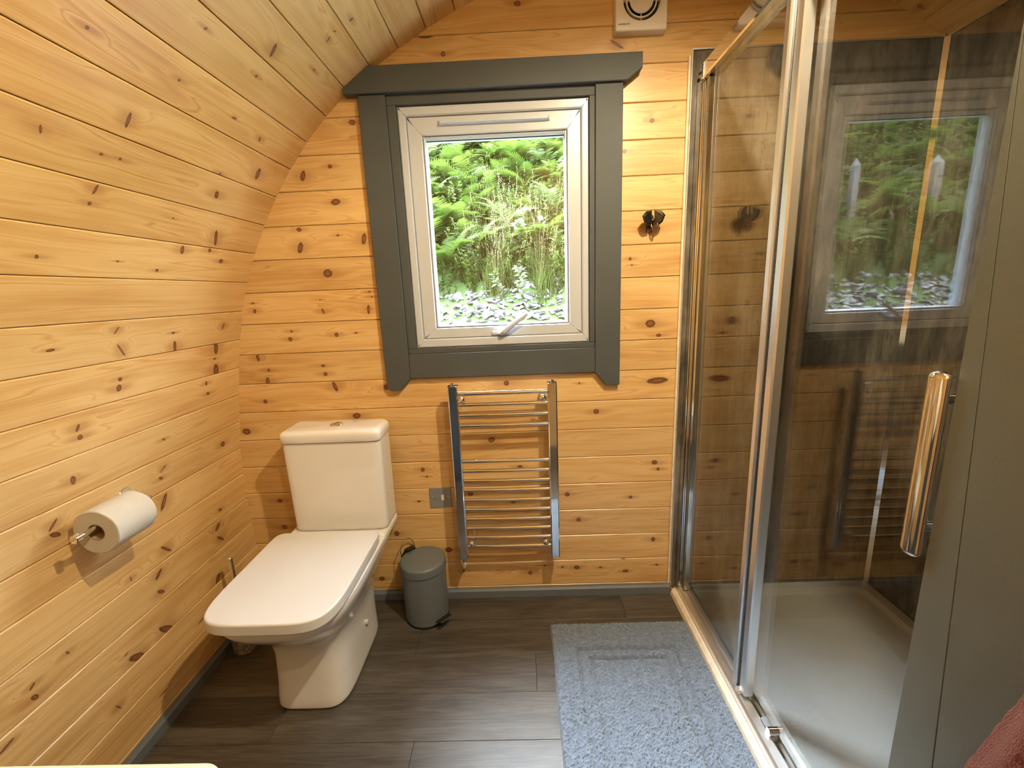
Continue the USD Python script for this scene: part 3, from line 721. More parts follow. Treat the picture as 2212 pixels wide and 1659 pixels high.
part(toilet, "seat", slab(-.646, -.232, .177, .4010, .410, .003), LIDPLASTIC, smooth=50)
part(toilet, "lid", slab(-.661, -.222, .1845, .4105, .446, .006, 4.8, 16.0), LIDPLASTIC, smooth=50)
for s in (-1, 1):
    part(toilet, "hinge", cyl((TX + s * .075, -.208, .4008), (TX + s * .075, -.208, .416), .009), CHROME, smooth=40)
part(toilet, "bowl_shelf", rbox(TX - .182, TX + .186, -.192, -.022, .375, .4100, .012), CERAMIC, smooth=50)
CXC = .3675
cr = lambda inset, z, yf=-.164: superring(CXC, yf + inset, -.032, .177 - inset, 10.0, 14.0, z, 120)
part(toilet, "cistern", loft([cr(.012, .4105), cr(.006, .413), cr(.004, .425), cr(.002, .58), cr(0.0, .755)]), CERAMIC, smooth=40)
clid = part(toilet, "cistern_lid", loft([cr(.004, .7565), cr(-.004, .7590, -.166), cr(-.004, .783, -.166), cr(-.001, .792, -.166), cr(.006, .798, -.166), cr(.016, .801, -.166)]), CERAMIC, smooth=40)
part(clid, "flush_button", lathe([(.001, .8005), (.0225, .8005), (.0225, .804), (.019, .8075), (.001, .8085)], (CXC + .005, -.098, 0), 36), CHROME, smooth=40)
part(clid, "button_split", box(CXC + .0045, CXC + .0055, -.116, -.080, .8080, .8092), SEAL)
for s in (-1, 1):
    part(toilet, "screw_cap", cyl((TX + s * .116, -.285, .125), (TX + s * .1265, -.285, .125), .009), UPVC, smooth=40)

# ================================================================ toilet paper on its holder
RY0, RY1, RX, RZ = -.674, -.562, .019, .7255
holder = thing("toilet_roll_holder", "chrome toilet roll holder on the curved board wall", "toilet roll holder", (-.06, -.52, RZ))
part(holder, "mounting_rose", cyl((-.066, -.512, .742), (-.048, -.512, .742), .024), CHROME, smooth=40)
arm = [(-.05, -.512, .742), (-.012, -.512, .742), (.010, -.513, .741), (.019, -.519, .739), (.020, -.533, .7375), (.020, -.57, .7375), (.020, -.63, .7375), (.020, -.712, .7375)]
from scipy.interpolate import make_interp_spline
sp = PchipInterpolator(np.arange(len(arm)), np.array(arm))
ar = part(holder, "arm", tube(sp(np.linspace(0, len(arm) - 1, 60)), .0062, 16), CHROME, smooth=50)
part(ar, "end_stop", cyl((.020, -.712, .7375), (.020, -.726, .7375), .0105), CHROME, smooth=40)
roll = thing("toilet_roll", "white toilet paper roll on the chrome holder", "toilet roll", (RX, RY0, RZ))
seg = 72
rs = []
for (r, yy) in ((.0215, RY0 + .001), (.0540, RY0), (.0558, RY0 + .0015), (.0560, RY0 + .02), (.0560, RY1 - .02), (.0558, RY1 - .0015), (.0540, RY1), (.0215, RY1 - .001)):
    t = np.linspace(0, 2 * np.pi, seg, endpoint=False)
    wob = r + (0.0009 * np.sin(3 * t + 1) + .0005 * np.sin(7 * t + yy * 40)) * (r > .05)
    rs.append(np.stack([RX + wob * np.cos(t), np.full(seg, yy), RZ + wob * np.sin(t)], -1))
rs.append(rs[0])
part(roll, "paper", loft(rs, caps=False), PAPER, smooth=40)
rs = []
for r, yy in ((.0192, RY0 + .001), (.0214, RY0 + .001), (.0214, RY1 - .001), (.0192, RY1 - .001), (.0192, RY0 + .001)):
    t = np.linspace(0, 2 * np.pi, 40, endpoint=False)
    rs.append(np.stack([RX + r * np.cos(t), np.full(40, yy), RZ + r * np.sin(t)], -1))
part(roll, "core", loft(rs, caps=False), CARD, smooth=40)

# ================================================================ toilet brush behind the toilet
brush = thing("toilet_brush", "toilet brush in a grey mottled pot behind the toilet", "toilet brush", (.0, -.25, 0))
POT = mat("mottled_pot", {"tc": ("texture_coordinate", {}), "v": ("voronoi_texture", {"scale": 190.0}), "r": ("rgb_ramp", {"ramp": [(0.1, (.09, .08, .065)), (.5, (.30, .28, .23)), (.9, (.42, .40, .34))]}),
                          "b": ("bump", {"strength": 0.4, "distance": .001}), "p": ("principled_bsdf", {"roughness": .4})},
          [("tc.object", "v.vector"), ("v.color", "r.fac"), ("r.color", "p.base_color"), ("v.distance", "b.height"), ("b.normal", "p.normal")])
part(brush, "pot", lathe([(.001, .0), (.040, .0), (.043, .004), (.046, .10), (.046, .118), (.042, .12), (.040, .11), (.001, .02)], (.0, -.25, 0)), POT, smooth=40)
bh = part(brush, "handle", cbox(-.006, .006, -.256, -.244, .03, .372, .002), ALU)
part(bh, "bristles", lathe([(.006, .03), (.028, .04), (.034, .07), (.028, .10), (.006, .108)], (.0, -.25, 0), 24), UPVC, smooth=40)
part(bh, "pot_lid", lathe([(.007, .119), (.040, .1205), (.041, .124), (.012, .130), (.007, .130)], (.0, -.25, 0), 32), ALU, smooth=40)

# ================================================================ pedal bin
BX, BY = .646, -.105
binn = thing("pedal_bin", "small grey round pedal bin beside the toilet", "bin", (BX, BY, 0))
part(binn, "body", lathe([(.001, .004), (.080, .004), (.082, .007), (.0845, .012), (.0845, .212), (.083, .214), (.001, .214)], (BX, BY, 0), 64), BINGREY, smooth=40)
part(binn, "base_ring", lathe([(.001, .0), (.083, .0), (.085, .002), (.085, .0038), (.001, .0038)], (BX, BY, 0), 64), BLACK, smooth=40)
part(binn, "lid", lathe([(.001, .2165), (.0875, .2165), (.0885, .219), (.0885, .243), (.0865, .249), (.080, .253), (.05, .256), (.001, .257)], (BX, BY, 0), 64), BINGREY, smooth=40)
fd = np.array([.74, -.673, 0.0]); sd = np.array([.673, .74, 0.0])
c0 = np.array([BX, BY, 0.0])
P = lambda f, s, z: tuple(c0 + fd * f + sd * s + np.array([0, 0, z]))
ped = part(binn, "pedal", hull([P(.080, -.010, .012), P(.080, .010, .012), P(.080, -.010, .018), P(.080, .010, .018), P(.100, -.022, .030), P(.100, .022, .030), P(.100, -.022, .035), P(.100, .022, .035)]), BLACK)
part(ped, "pedal_plate", hull([P(f, s, z + dz) for f, s, z in ((.094, -.028, .033), (.094, .028, .033), (.126, -.026, .046), (.126, .026, .046)) for dz in (0, .004)]), BLACK)
part(ped, "pedal_edge", tube([P(.1265, s, .0475) for s in (-.026, 0, .026)], .002, 10), CHROME)
ang0 = math.atan2(-fd[1], -fd[0])
hp = []
for r_ in (.083, .104):
    for da, zz in ((-.30, .170), (.30, .170), (-.34, .235), (.34, .235), (-.2, .262), (.2, .262)):
        rr = r_ if zz < .25 else r_ - .008
        hp.append((BX + rr * math.cos(ang0 + da), BY + rr * math.sin(ang0 + da), zz))
part(binn, "hinge", hull(hp), BLACK)
hz = [P(-.085, -.030, .200), P(-.100, -.033, .225), P(-.106, -.030, .262), P(-.108, -.015, .288), P(-.108, .0, .296), P(-.108, .015, .288), P(-.106, .030, .262), P(-.100, .033, .225), P(-.085, .030, .200)]
sp = make_interp_spline(np.arange(9), np.array(hz), k=3)
part(binn, "carry_handle", tube(sp(np.linspace(0, 8, 50)), .0018, 10), CHROME, smooth=50)

# ================================================================ towel radiator
rad = thing("towel_radiator", "chrome ladder towel radiator under the window", "towel radiator", (.985, -.075, .23))
for x0, x1 in ((.787, .823), (1.147, 1.182)):
    s_ = [(x0, -.062), (x0, -.088), (x0 + .0015, -.093), (x0 + .005, -.0955), (x1 - .005, -.0955), (x1 - .0015, -.093), (x1, -.088), (x1, -.062)]
    part(rad, "post", prism(s_, "z", .232, .928, .001), CHROME)
    part(rad, "post_cap", cyl(((x0 + x1) / 2, -.079, .928), ((x0 + x1) / 2, -.079, .936), .009), CHROME, smooth=40)
for z in (.897, .855, .815, .775, .635, .596, .556, .5175, .4765, .4365, .397, .358, .3185, .280):
    q = [(.815, -.078, z), (.87, -.0795, z), (.985, -.0805, z), (1.10, -.0795, z), (1.155, -.078, z)]
    part(rad, "bar", tube(q, .0075 if z < .89 else .0088, 18), CHROME, smooth=50)
for x, z in ((.836, .8765), (1.130, .8765), (.842, .2995), (1.128, .2995)):
    b = part(rad, "wall_bracket", cyl((x, -.0005, z), (x, -.070, z), .0085), CHROME, smooth=40)
    part(b, "bracket_cap", lathe([(.001, 0), (.0125, .001), (.0135, .005), (.011, .011), (.006, .0145), (.001, .0155)], (0, 0, 0), 28).apply_transform(
        trimesh.transformations.rotation_matrix(math.pi / 2, (1, 0, 0))).apply_translation((x, -.0875, z)), CHROME, smooth=60)
eh = part(rad, "element_head", cyl((.805, -.079, .232), (.805, -.079, .214), .010, .009), CHROME, smooth=40)
part(eh, "element_plug", cyl((.805, -.079, .214), (.805, -.079, .196), .008, .005), CABLE, smooth=40)
cb = [(.805, -.079, .200), (.803, -.077, .186), (.797, -.068, .182), (.787, -.050, .198), (.780, -.030, .225), (.780, -.012, .25), (.786, -.006, .30), (.80, -.0045, .36)]
sp = PchipInterpolator(np.arange(len(cb)), np.array(cb))
part(eh, "cable", tube(sp(np.linspace(0, len(cb) - 1, 50)), .0028, 10), CABLE, smooth=50)

# ================================================================ switch plate
sw = thing("switch_plate", "square grey metal fused switch left of the radiator", "switch", (.712, 0, .454))
part(sw, "plate", cbox(.669, .756, -.0055, -.0005, .411, .498, .002), PLATE)
rk = part(sw, "rocker_shroud", cbox(.7145, .7305, -.0066, -.005, .4425, .4675, .0005), PLATE)
part(rk, "rocker", hull([(x, yy, z) for x in (.7165, .7285) for yy, z in ((-.0062, .444), (-.0062, .466), (-.0095, .466), (-.0075, .444))]), FANPLASTIC)
part(sw, "fuse_holder", cbox(.6925, .7085, -.0072, -.005, .4435, .4645, .001), PLATE)
for x in (.6815, .7445):
    part(sw, "screw", cyl((x, -.005, .4545), (x, -.0065, .4545), .0038), ALU, smooth=40)

# ================================================================ robe hook
hook = thing("robe_hook", "dark antique metal double robe hook on the end wall", "hook", (1.522, 0, 1.476))
part(hook, "backplate", hull(np.vstack([np.array(tri(Manifold.cylinder(.004, .013, .013, 32)).vertices)[:, [0, 2, 1]] * (1, -1, 1) + (1.522, -.0005, z) for z in (1.484, 1.462)])), BRONZE, smooth=40)
part(hook, "neck", cyl((1.522, -.004, 1.476), (1.522, -.034, 1.474), .0075, .0065), BRONZE, smooth=40)
for s in (-1, 1):
    q = [(1.522, -.030, 1.474), (1.522 + s * .009, -.034, 1.470), (1.522 + s * .016, -.041, 1.474), (1.522 + s * .0205, -.047, 1.480)]
    sp = make_interp_spline(np.arange(4), np.array(q), k=3)
    ha = part(hook, "arm", tube(sp(np.linspace(0, 3, 20)), .0045, 14), BRONZE, smooth=50)
    wing = [(.004, 1.502), (.025, 1.500), (.039, 1.485), (.031, 1.463), (.019, 1.453), (.005, 1.456)]
    mid_ = np.mean(wing, 0)
    kn = part(ha, "knob", hull([(1.522 + s * (mid_[0] + (p_[0] - mid_[0]) * g), yy - .25 * p_[0], mid_[1] + (p_[1] - mid_[1]) * g)
                                for p_ in wing for yy, g in ((-.036, .90), (-.040, 1.0), (-.043, .92), (-.046, .55))]), BRONZE)
q = [(1.522, -.020, 1.466), (1.523, -.024, 1.452), (1.527, -.032, 1.441), (1.532, -.042, 1.441), (1.535, -.047, 1.450), (1.535, -.047, 1.458)]
sp = make_interp_spline(np.arange(6), np.array(q), k=3)
part(hook, "lower_hook", tube(sp(np.linspace(0, 5, 30)), .0032, 12), BRASS, smooth=50)

# ================================================================ extractor fan
fan = thing("extractor_fan", "white square extractor fan high on the end wall", "extractor fan", (1.472, 0, 2.12))
FX, FZ = 1.472, 2.124
fb = rbox(1.391, 1.553, -.034, .006, 2.040, 2.206, .006) - Manifold.cube((1, .4, 1)).translate((1, -.0004, 1.6))
hole = Manifold.cylinder(.05, .058, .058, 64).rotate((90, 0, 0)).translate((FX, .0, FZ))
fb = fb - hole.translate((0, -.012, 0))
fh = part(fan, "housing", fb, FANPLASTIC, smooth=40)
part(fan, "cavity", cyl((FX, -.0140, FZ), (FX, -.0122, FZ), .0572), DARK)


def annulus(r0, r1, y0, y1, m=64):
    t = np.linspace(0, 2 * np.pi, m, endpoint=False)
    return loft([np.stack([FX + r * np.cos(t), np.full(m, yy), FZ + r * np.sin(t)], -1) for r, yy in ((r0, y0), (r1, y0), (r1, y1), (r0, y1), (r0, y0))], caps=False)


gr = part(fan, "grille_ring", annulus(.0445, .0485, -.030, -.020), FANPLASTIC, smooth=40)
part(fan, "centre_disc", Manifold.batch_hull([Manifold.sphere(.004, 14).translate((FX + .033 * math.cos(t), -.029, FZ + .033 * math.sin(t))) for t in np.linspace(0, 2 * math.pi, 40, endpoint=False)]), FANPLASTIC, smooth=40)
for t in np.radians([-90, 0, 90, 180]):
    a, b = np.array([math.cos(t), math.sin(t)]), np.array([-math.sin(t), math.cos(t)])
    part(gr, "grille_rib", hull([(FX + a[0] * r + b[0] * w, yy, FZ + a[1] * r + b[1] * w) for r in (.034, .0582) for w in (-.001, .001) for yy in (-.029, -.020)]), FANPLASTIC)
r0 = random.Random(5)
gx = 1.400
glyphs = []
for wlen in (8, 3):
    for _ in range(wlen):
        w = r0.choice((.0018, .0024, .0028))
        for dx in (0, w - .0007):
            glyphs.append(box(gx + dx, gx + dx + .0007, -.0345, -.0338, 2.0565, 2.0600))
        zz = r0.choice((2.0565, 2.0580, 2.0594))
        glyphs.append(box(gx, gx + w, -.0345, -.0338, zz, zz + .0006))
        gx += w + .0007
    gx += .0022
part(fh, "lettering", glyphs, INK)

# ================================================================ bath mat
rug = thing("bath_mat", "grey-blue tufted bath mat in front of the shower", "bath mat", (1.395, -.59, 0))
NX, NY = 300, 440
RX0, RX1, RYA, RYB = 1.131, 1.640, -.992, -.190
gx_, gy_ = np.meshgrid(np.linspace(0, 1, NX), np.linspace(0, 1, NY), indexing="ij")
X, Y = RX0 + (RX1 - RX0) * gx_, RYA + (RYB - RYA) * gy_
pn = np.stack([X, Y, 0 * X], -1)
wv = (meshkit.fbm(pn * 18, 2, 3) - .5) * .010
X = X + wv * ((gx_ < .02) | (gx_ > .98)) * .5
de = np.minimum(np.minimum(X - RX0, RX1 - X), np.minimum(Y - RYA, RYB - Y))
dx_, dy_ = np.minimum(X - RX0, RX1 - X), np.minimum(Y - RYA, RYB - Y)
wob = (meshkit.fbm(pn * 35, 2, 9) - .5) * .006
grv = np.zeros_like(X)
dd = np.minimum(dx_ - .085, dy_ - .120)
for off in (0.0, .042):
    grv = np.maximum(grv, np.exp(-((dd - off + wob) / .0062) ** 2))
band = ((dd > 0.0) & (dd < .042)).astype(float)
H = .0175 + (meshkit.fbm(pn * 190, 2, 1) - .5) * .008 + (meshkit.fbm(pn * 420, 1, 4) - .5) * .005 - .0125 * grv - .0015 * band
H = np.maximum(H * np.clip(de / .006, 0, 1) ** .5, .001)
V = np.stack([X, Y, H], -1).reshape(-1, 3)
idx = np.arange(NX * NY).reshape(NX, NY)
F = np.stack([idx[:-1, :-1], idx[1:, :-1], idx[1:, 1:], idx[:-1, 1:]], -1).reshape(-1, 4)
edge = np.concatenate([idx[:, 0], idx[-1, 1:], idx[-2::-1, -1], idx[0, -2:0:-1]])
RUG = mat("tufted_cotton", {"tc": ("texture_coordinate", {}), "n": ("noise_texture", {"scale": 330.0, "detail": 2.0}), "n2": ("noise_texture", {"scale": 60.0, "detail": 3.0}), "a": ("mix_float", {"fac": .45}),
                            "r": ("rgb_ramp", {"ramp": [(.32, (.080, .108, .155)), (.5, (.13, .170, .235)), (.68, (.19, .24, .32))]}), "b": ("bump", {"strength": .5, "distance": .003}),
                            "p": ("principled_bsdf", {"roughness": .95, "sheen_weight": .25, "sheen_roughness": .6})},
          [("tc.object", "n.vector"), ("tc.object", "n2.vector"), ("n.fac", "a.a"), ("n2.fac", "a.b"), ("a.result", "r.fac"), ("r.color", "p.base_color"), ("n.fac", "b.height"), ("b.normal", "p.normal")])
part(rug, "pile", (V, F), RUG, smooth=True)
nb = len(edge)
Vb = np.vstack([V[edge] * (1, 1, 0) + (0, 0, .0002), V[edge] + (0, 0, -.0002)])
kk = np.arange(nb)
Fb = np.stack([kk, (kk + 1) % nb, nb + (kk + 1) % nb, nb + kk], -1)
part(rug, "hem", (Vb, Fb), RUG, smooth=True)

# ================================================================ basin at the lower left corner of the view
sink = thing("wash_basin", "white wash basin whose rear corner shows at the bottom left", "wash basin", (.48, -1.6, 0))
bo = lambda i, z, r=.022: np.array([(cx + (r) * math.cos(math.radians(a)), cy + r * math.sin(math.radians(a)), z)
                                    for cx, cy, a0 in ((.783 - i - r, -1.291 - i - r, 0), (.19 + i + r, -1.291 - i - r, 90), (.19 + i + r, -1.775 + i + r, 180), (.783 - i - r, -1.775 + i + r, 270)) for a in np.linspace(a0, a0 + 90, 10)])
part(sink, "bowl", loft([bo(.06, .745), bo(.004, .76), bo(0, .764), bo(0, .843), bo(.0015, .848), bo(.005, .850), bo(.03, .850), bo(.036, .847), bo(.05, .80, .05), bo(.10, .775, .07), bo(.16, .77, .05)]), CERAMIC, smooth=40)
part(sink, "waste", lathe([(.001, .7715), (.022, .7715), (.022, .775), (.001, .776)], (.49, -1.55, 0), 32), CHROME, smooth=40)
vanity = thing("vanity_unit", "grey vanity cabinet below the wash basin", "cabinet", (.48, -1.6, 0))
part(vanity, "carcass", cbox(.215, .765, -1.775, -1.335, .0005, .744, .002), GREY)
for x0 in (.218, .4925):
    d_ = part(vanity, "door", cbox(x0, x0 + .270, -1.3345, -1.317, .04, .738, .002), GREY)
    part(d_, "knob", cyl((x0 + (.24 if x0 < .3 else .03), -1.317, .62), (x0 + (.24 if x0 < .3 else .03), -1.300, .62), .008), CHROME, smooth=40)

# ================================================================ red towel on a peg of the painted wall
peg = thing("towel_peg", "chrome peg on the olive grey painted wall", "hook", (1.662, -1.30, 1.13))
part(peg, "rose", cyl((1.6615, -1.30, 1.13), (1.656, -1.30, 1.13), .018), CHROME, smooth=40)
part(peg, "pin", cyl((1.656, -1.30, 1.13), (1.598, -1.30, 1.140), .006), CHROME, smooth=40)
TOWEL = mat("red_terry", {"tc": ("texture_coordinate", {}), "n": ("noise_texture", {"scale": 420.0, "detail": 2.0}), "r": ("rgb_ramp", {"ramp": [(.3, (.10, .011, .010)), (.7, (.23, .030, .027))]}),
                          "b": ("bump", {"strength": .9, "distance": .004}), "p": ("principled_bsdf", {"roughness": .95, "sheen_weight": .2})},
            [("tc.object", "n.vector"), ("n.fac", "r.fac"), ("r.color", "p.base_color"), ("n.fac", "b.height"), ("b.normal", "p.normal")])
rings = []
for z in np.linspace(1.155, .22, 110):
    w = float(np.interp(z, [.22, .45, .63, .79, 1.0, 1.13, 1.155], [.20, .185, .152, .112, .060, .045, .02]))
    th = float(np.interp(z, [.22, .63, .79, 1.0, 1.13, 1.155], [.040, .044, .042, .036, .030, .012]))
    t = np.linspace(0, 2 * np.pi, 260, endpoint=False)
    fold = 1 + .22 * np.sin(7 * t + 1.5 * z) * min(1, (1.155 - z) * 4)
    yy = -1.30 + w * np.cos(t)
    x = 1.612 + th * np.sin(t) * fold
    nse = meshkit.fbm(np.stack([x * 120, yy * 120, np.full(260, z * 120)], -1), 2, 2) - .5
    rings.append(np.stack([np.minimum(x + .006 * nse, 1.6605), yy + .007 * nse, np.full(260, z) + .004 * nse], -1))
solo("red_towel", loft(rings), TOWEL, "dark red terry towel hanging in the lower right corner", "towel", smooth=True)

# ================================================================ recessed downlight in the arch, and a bezel for the added fill lamp
for at, lb in ((LAMP_AT, "small recessed ceiling downlight above the shower"), (LAMP2_AT, "small recessed ceiling downlight above the wash basin end")):
    dl = thing("downlight", lb, "ceiling light", at)
    part(dl, "bezel", lathe([(.031, .0145), (.031, .004), (.034, .001), (.042, .003), (.045, .0145)], at, 48), CHROME, smooth=40)

# ================================================================ outdoors: scree and bracken bank
def bank_z(x, y):
    x, y = np.asarray(x, float), np.asarray(y, float)
    base = np.where(y < .6, -.35, -.35 + .72 * (y - .6) / 1.0 * 1.0)
    base = np.where(y < .6, -.35, -.35 + .80 * (y - .6))
    base = np.minimum(base, 6.2 + .1 * (y - 9))
    p = np.stack([x, y, 0 * x], -1)
    return base + (meshkit.fbm(p * .9, 3, 21) - .5) * .28 + (meshkit.fbm(p * 4, 2, 22) - .5) * .08


gx_, gy_ = np.meshgrid(np.linspace(-9, 9, 150), np.linspace(.20, 14, 120), indexing="ij")
gz_ = bank_z(gx_, gy_)
idx = np.arange(150 * 120).reshape(150, 120)
F = np.stack([idx[:-1, :-1], idx[1:, :-1], idx[1:, 1:], idx[:-1, 1:]], -1).reshape(-1, 4)
SOIL = mat("mossy_soil", {"g": ("geometry", {}), "n": ("noise_texture", {"scale": 2.5, "detail": 5.0}), "n2": ("noise_texture", {"scale": 30.0, "detail": 4.0}), "a": ("mix_float", {"fac": .4}),
                          "r": ("rgb_ramp", {"ramp": [(.3, (.03, .045, .012)), (.5, (.045, .08, .016)), (.7, (.065, .11, .022))]}), "p": ("principled_bsdf", {"roughness": .9})},
           [("g.position", "n.vector"), ("g.position", "n2.vector"), ("n.fac", "a.a"), ("n2.fac", "a.b"), ("a.result", "r.fac"), ("r.color", "p.base_color")])
ROCK = mat("slate_rubble", {"g": ("geometry", {}), "oi": ("object_info", {}), "n": ("noise_texture", {"scale": 14.0, "detail": 5.0}), "a": ("mix_float", {"fac": .55}),
                            "r": ("rgb_ramp", {"ramp": [(.25, (.040, .039, .039)), (.55, (.10, .099, .097)), (.8, (.19, .187, .182))]}), "p": ("principled_bsdf", {"roughness": .6})},
           [("g.position", "n.vector"), ("oi.random", "a.a"), ("n.fac", "a.b"), ("a.result", "r.fac"), ("r.color", "p.base_color")])
solo("ground", (np.stack([gx_, gy_, gz_], -1).reshape(-1, 3), F), SOIL, "steep mossy bank rising outside the window", "bank", smooth=True, kind="structure")

rs_ = np.random.default_rng(4)


def slate(r):
    n = 12
    p = rs_.normal(size=(n, 3))
    p /= np.linalg.norm(p, axis=1, keepdims=True)
    return hull(p * np.array([1.0, .75, .30]) * r)


scree = thing("scree", "pale grey slate rubble at the foot of the bank", "rubble", (0.5, 2.1, .9))


def turned(t, pos):
    t = tri(t)
    ax = rs_.normal(size=3)
    R = trimesh.transformations.rotation_matrix(rs_.uniform(-.7, .7), ax)
    R = trimesh.transformations.rotation_matrix(rs_.uniform(0, 6.28), (0, 0, 1)) @ trimesh.transformations.rotation_matrix(.6, (1, 0, 0)) @ R
    t.apply_transform(R)
    t.apply_translation(pos)
    return t


def on_scree():
    x, y = rs_.uniform(-2.6, 2.2), rs_.uniform(1.2, 2.62)
    return x, y, float(bank_z(x, y))


for _ in range(230):
    x, y, z = rs_.uniform(-1.9, 1.5), rs_.uniform(1.9, 2.5), 0
    part(scree, "stone", turned(slate(rs_.uniform(.030, .080)), (x, y, float(bank_z(x, y)) + .015)), ROCK)
many = []
for _ in range(3400):
    x, y, z = on_scree()
    many.append(turned(slate(rs_.uniform(.018, .055)), (x, y, z + .012)))
part(scree, "rubble", trimesh.util.concatenate(many), ROCK, kind="stuff", label="smaller slate chips between the larger stones")

# ---- plants: prototypes, then copies
LEAF_FERN = leafy("bracken_leaf", (.026, .052, .007), (.062, .088, .016))
LEAF_BUSH = leafy("bramble_leaf", (.027, .053, .008), (.070, .097, .018))
GRASS = leafy("grass_blade", (.038, .060, .010), (.085, .10, .026), .35)
SEED = leafy("seed_head", (.085, .064, .032), (.15, .115, .062), .2, .8)
PALE = leafy("pale_leaf", (.12, .16, .085), (.19, .225, .14), .3)


def frond(r, L=.55, n=15):
    """One bracken frond: arching stalk, toothed leaflets in pairs."""
    V_, F_ = [], []
    arc = lambda t: np.array([L * t * .95, 0, L * (.75 * t - .75 * t * t)])

    def add(*ps):
        b = len(V_)
        V_.extend(ps)
        F_.append((b, b + 1, b + 2))
    ts = np.linspace(.04, 1, 10)
    for a, b in zip(ts[:-1], ts[1:]):
        w = .0035 * (1.2 - b)
        add(arc(a) + (0, w, 0), arc(a) - (0, w, 0), arc(b))
    for k_ in range(n):
        t = .14 + .83 * (k_ / (n - 1)) ** .9
        l = L * .42 * (1 - t) ** .75 * min(1, (t / .22) ** .7) + .012
        o = arc(t)
        for s in (-1, 1):
            d = np.array([.42, s, -.16 + r.uniform(-.12, .12)])
            d /= np.linalg.norm(d)
            nrm = np.cross(d, (0, 0, 1.0))
            m_ = max(4, int(9 * (1 - t)) + 3)
            for j in range(m_):
                u = j / m_
                w = l * .20 * (1 - u) + .003
                p0, p1 = o + d * l * u, o + d * l * (u + 1.15 / m_)
                for sg in (-1, 1):
                    add(p0, p1, p0 + d * l * .9 / m_ + nrm * sg * w + (0, 0, -.12 * w))
    return np.array(V_), np.array(F_)


def merge(items):
    v, f, n = [], [], 0
    for a, b in items:
        v.append(a)
        f.append(b + n)
        n += len(a)
    return np.vstack(v), np.vstack(f)


def rot(v, yaw, pitch=0.0, roll_=0.0):
    R = trimesh.transformations.euler_matrix(roll_, -pitch, yaw, "sxyz")[:3, :3]
    return v @ R.T


def fern_clump(seed):
    r = random.Random(seed)
    out = []
    for k_ in range(7):
        v, f = frond(r, r.uniform(.36, .62))
        v = rot(v, k_ * 6.283 / 7 + r.uniform(-.4, .4), r.uniform(.25, .85), r.uniform(-.4, .4))
        out.append((v + (0, 0, r.uniform(.05, .30)), f))
    return merge(out)


def leaf_sprig(seed, n=46, h=.6, size=.035):
    """Upright stem with pointed leaves."""
    r = random.Random(seed)
    out = []
    for st in range(4):
        bx, by = r.uniform(-.12, .12), r.uniform(-.12, .12)
        lx, ly = r.uniform(-.15, .15), r.uniform(-.15, .15)
        hh = h * r.uniform(.6, 1.1)
        top = np.array([bx + lx, by + ly, hh])
        base = np.array([bx, by, 0])
        e = np.array([.003, 0, 0])
        out.append((np.array([base - e, base + e, top]), np.array([[0, 1, 2]])))
        for k_ in range(n):
            t = r.uniform(.15, 1)
            p = base + (top - base) * t
            yaw, s = r.uniform(0, 6.28), size * r.uniform(.6, 1.3)
            q = np.array([(0, 0, 0), (.45, .30, .05), (1, 0, -.08), (.45, -.30, .05)]) * s * 1.5
            q = rot(q, yaw, r.uniform(-.5, .8), r.uniform(-.6, .6))
            out.append((q + p, np.array([[0, 1, 2], [0, 2, 3]])))
    return merge(out)


def tuft(seed, n=46, h=.55, w=.006):
    r = random.Random(seed)
    out = []
    for k_ in range(n):
        yaw, lean, hh = r.uniform(0, 6.28), r.uniform(.05, .55), h * r.uniform(.5, 1.1)
        b = np.array([r.uniform(-.10, .10), r.uniform(-.10, .10), 0])
        d = np.array([math.cos(yaw), math.sin(yaw), 0])
        s = np.array([-d[1], d[0], 0]) * w * .5
        m1, tp = b + d * lean * hh * .3 + (0, 0, hh * .6), b + d * lean * hh + (0, 0, hh * (1 - .3 * lean))
        out.append((np.array([b - s, b + s, m1 + s * .8, m1 - s * .8, tp]), np.array([[0, 1, 2], [0, 2, 3], [3, 2, 4]])))
    return merge(out)


def seed_heads(seed, n=6, h=.85):
    r = random.Random(seed)
    out = []
    for k_ in range(n):
        b = np.array([r.uniform(-.14, .14), r.uniform(-.14, .14), 0])
        tp = b + (r.uniform(-.18, .18), r.uniform(-.18, .18), h * r.uniform(.7, 1.1))
        e = np.array([.0022, 0, 0])
        out.append((np.array([b - e, b + e, tp]), np.array([[0, 1, 2]])))
        for j in range(7):
            p = tp - (tp - b) * .028 * j
            q = rot(np.array([(0, .0, 0), (.012, .006, .018), (.004, -.007, .02)]), r.uniform(0, 6.28))
            out.append((q + p, np.array([[0, 1, 2]])))
    return merge(out)


PROTO = UsdGeom.Scope.Define(stage, "/World/plant_patterns")
stage.GetPrimAtPath("/World/plant_patterns").SetSpecifier(Sdf.SpecifierClass)
lib = {}


def pattern(name, pieces):
    """A class prim with its parts, for references and instancers."""
    path = f"/World/plant_patterns/{name}"
    UsdGeom.Xform.Define(stage, path)
    for pn_, (v, f), m in pieces:
        usdkit.mesh(stage, f"{path}/{pn_}", (v, f), m)
    lib[name] = path


for i in range(3):
    pattern(f"bracken_{i}", [("fronds", fern_clump(30 + i), LEAF_FERN)])
    pattern(f"bramble_{i}", [("leaves", leaf_sprig(50 + i, 70, .6, .026), LEAF_BUSH)])
    pattern(f"grass_{i}", [("blades", tuft(70 + i), GRASS), ("seed_heads", seed_heads(80 + i), SEED)])
pattern("pale_weed_0", [("leaves", leaf_sprig(91, 30, .35, .05), PALE)])


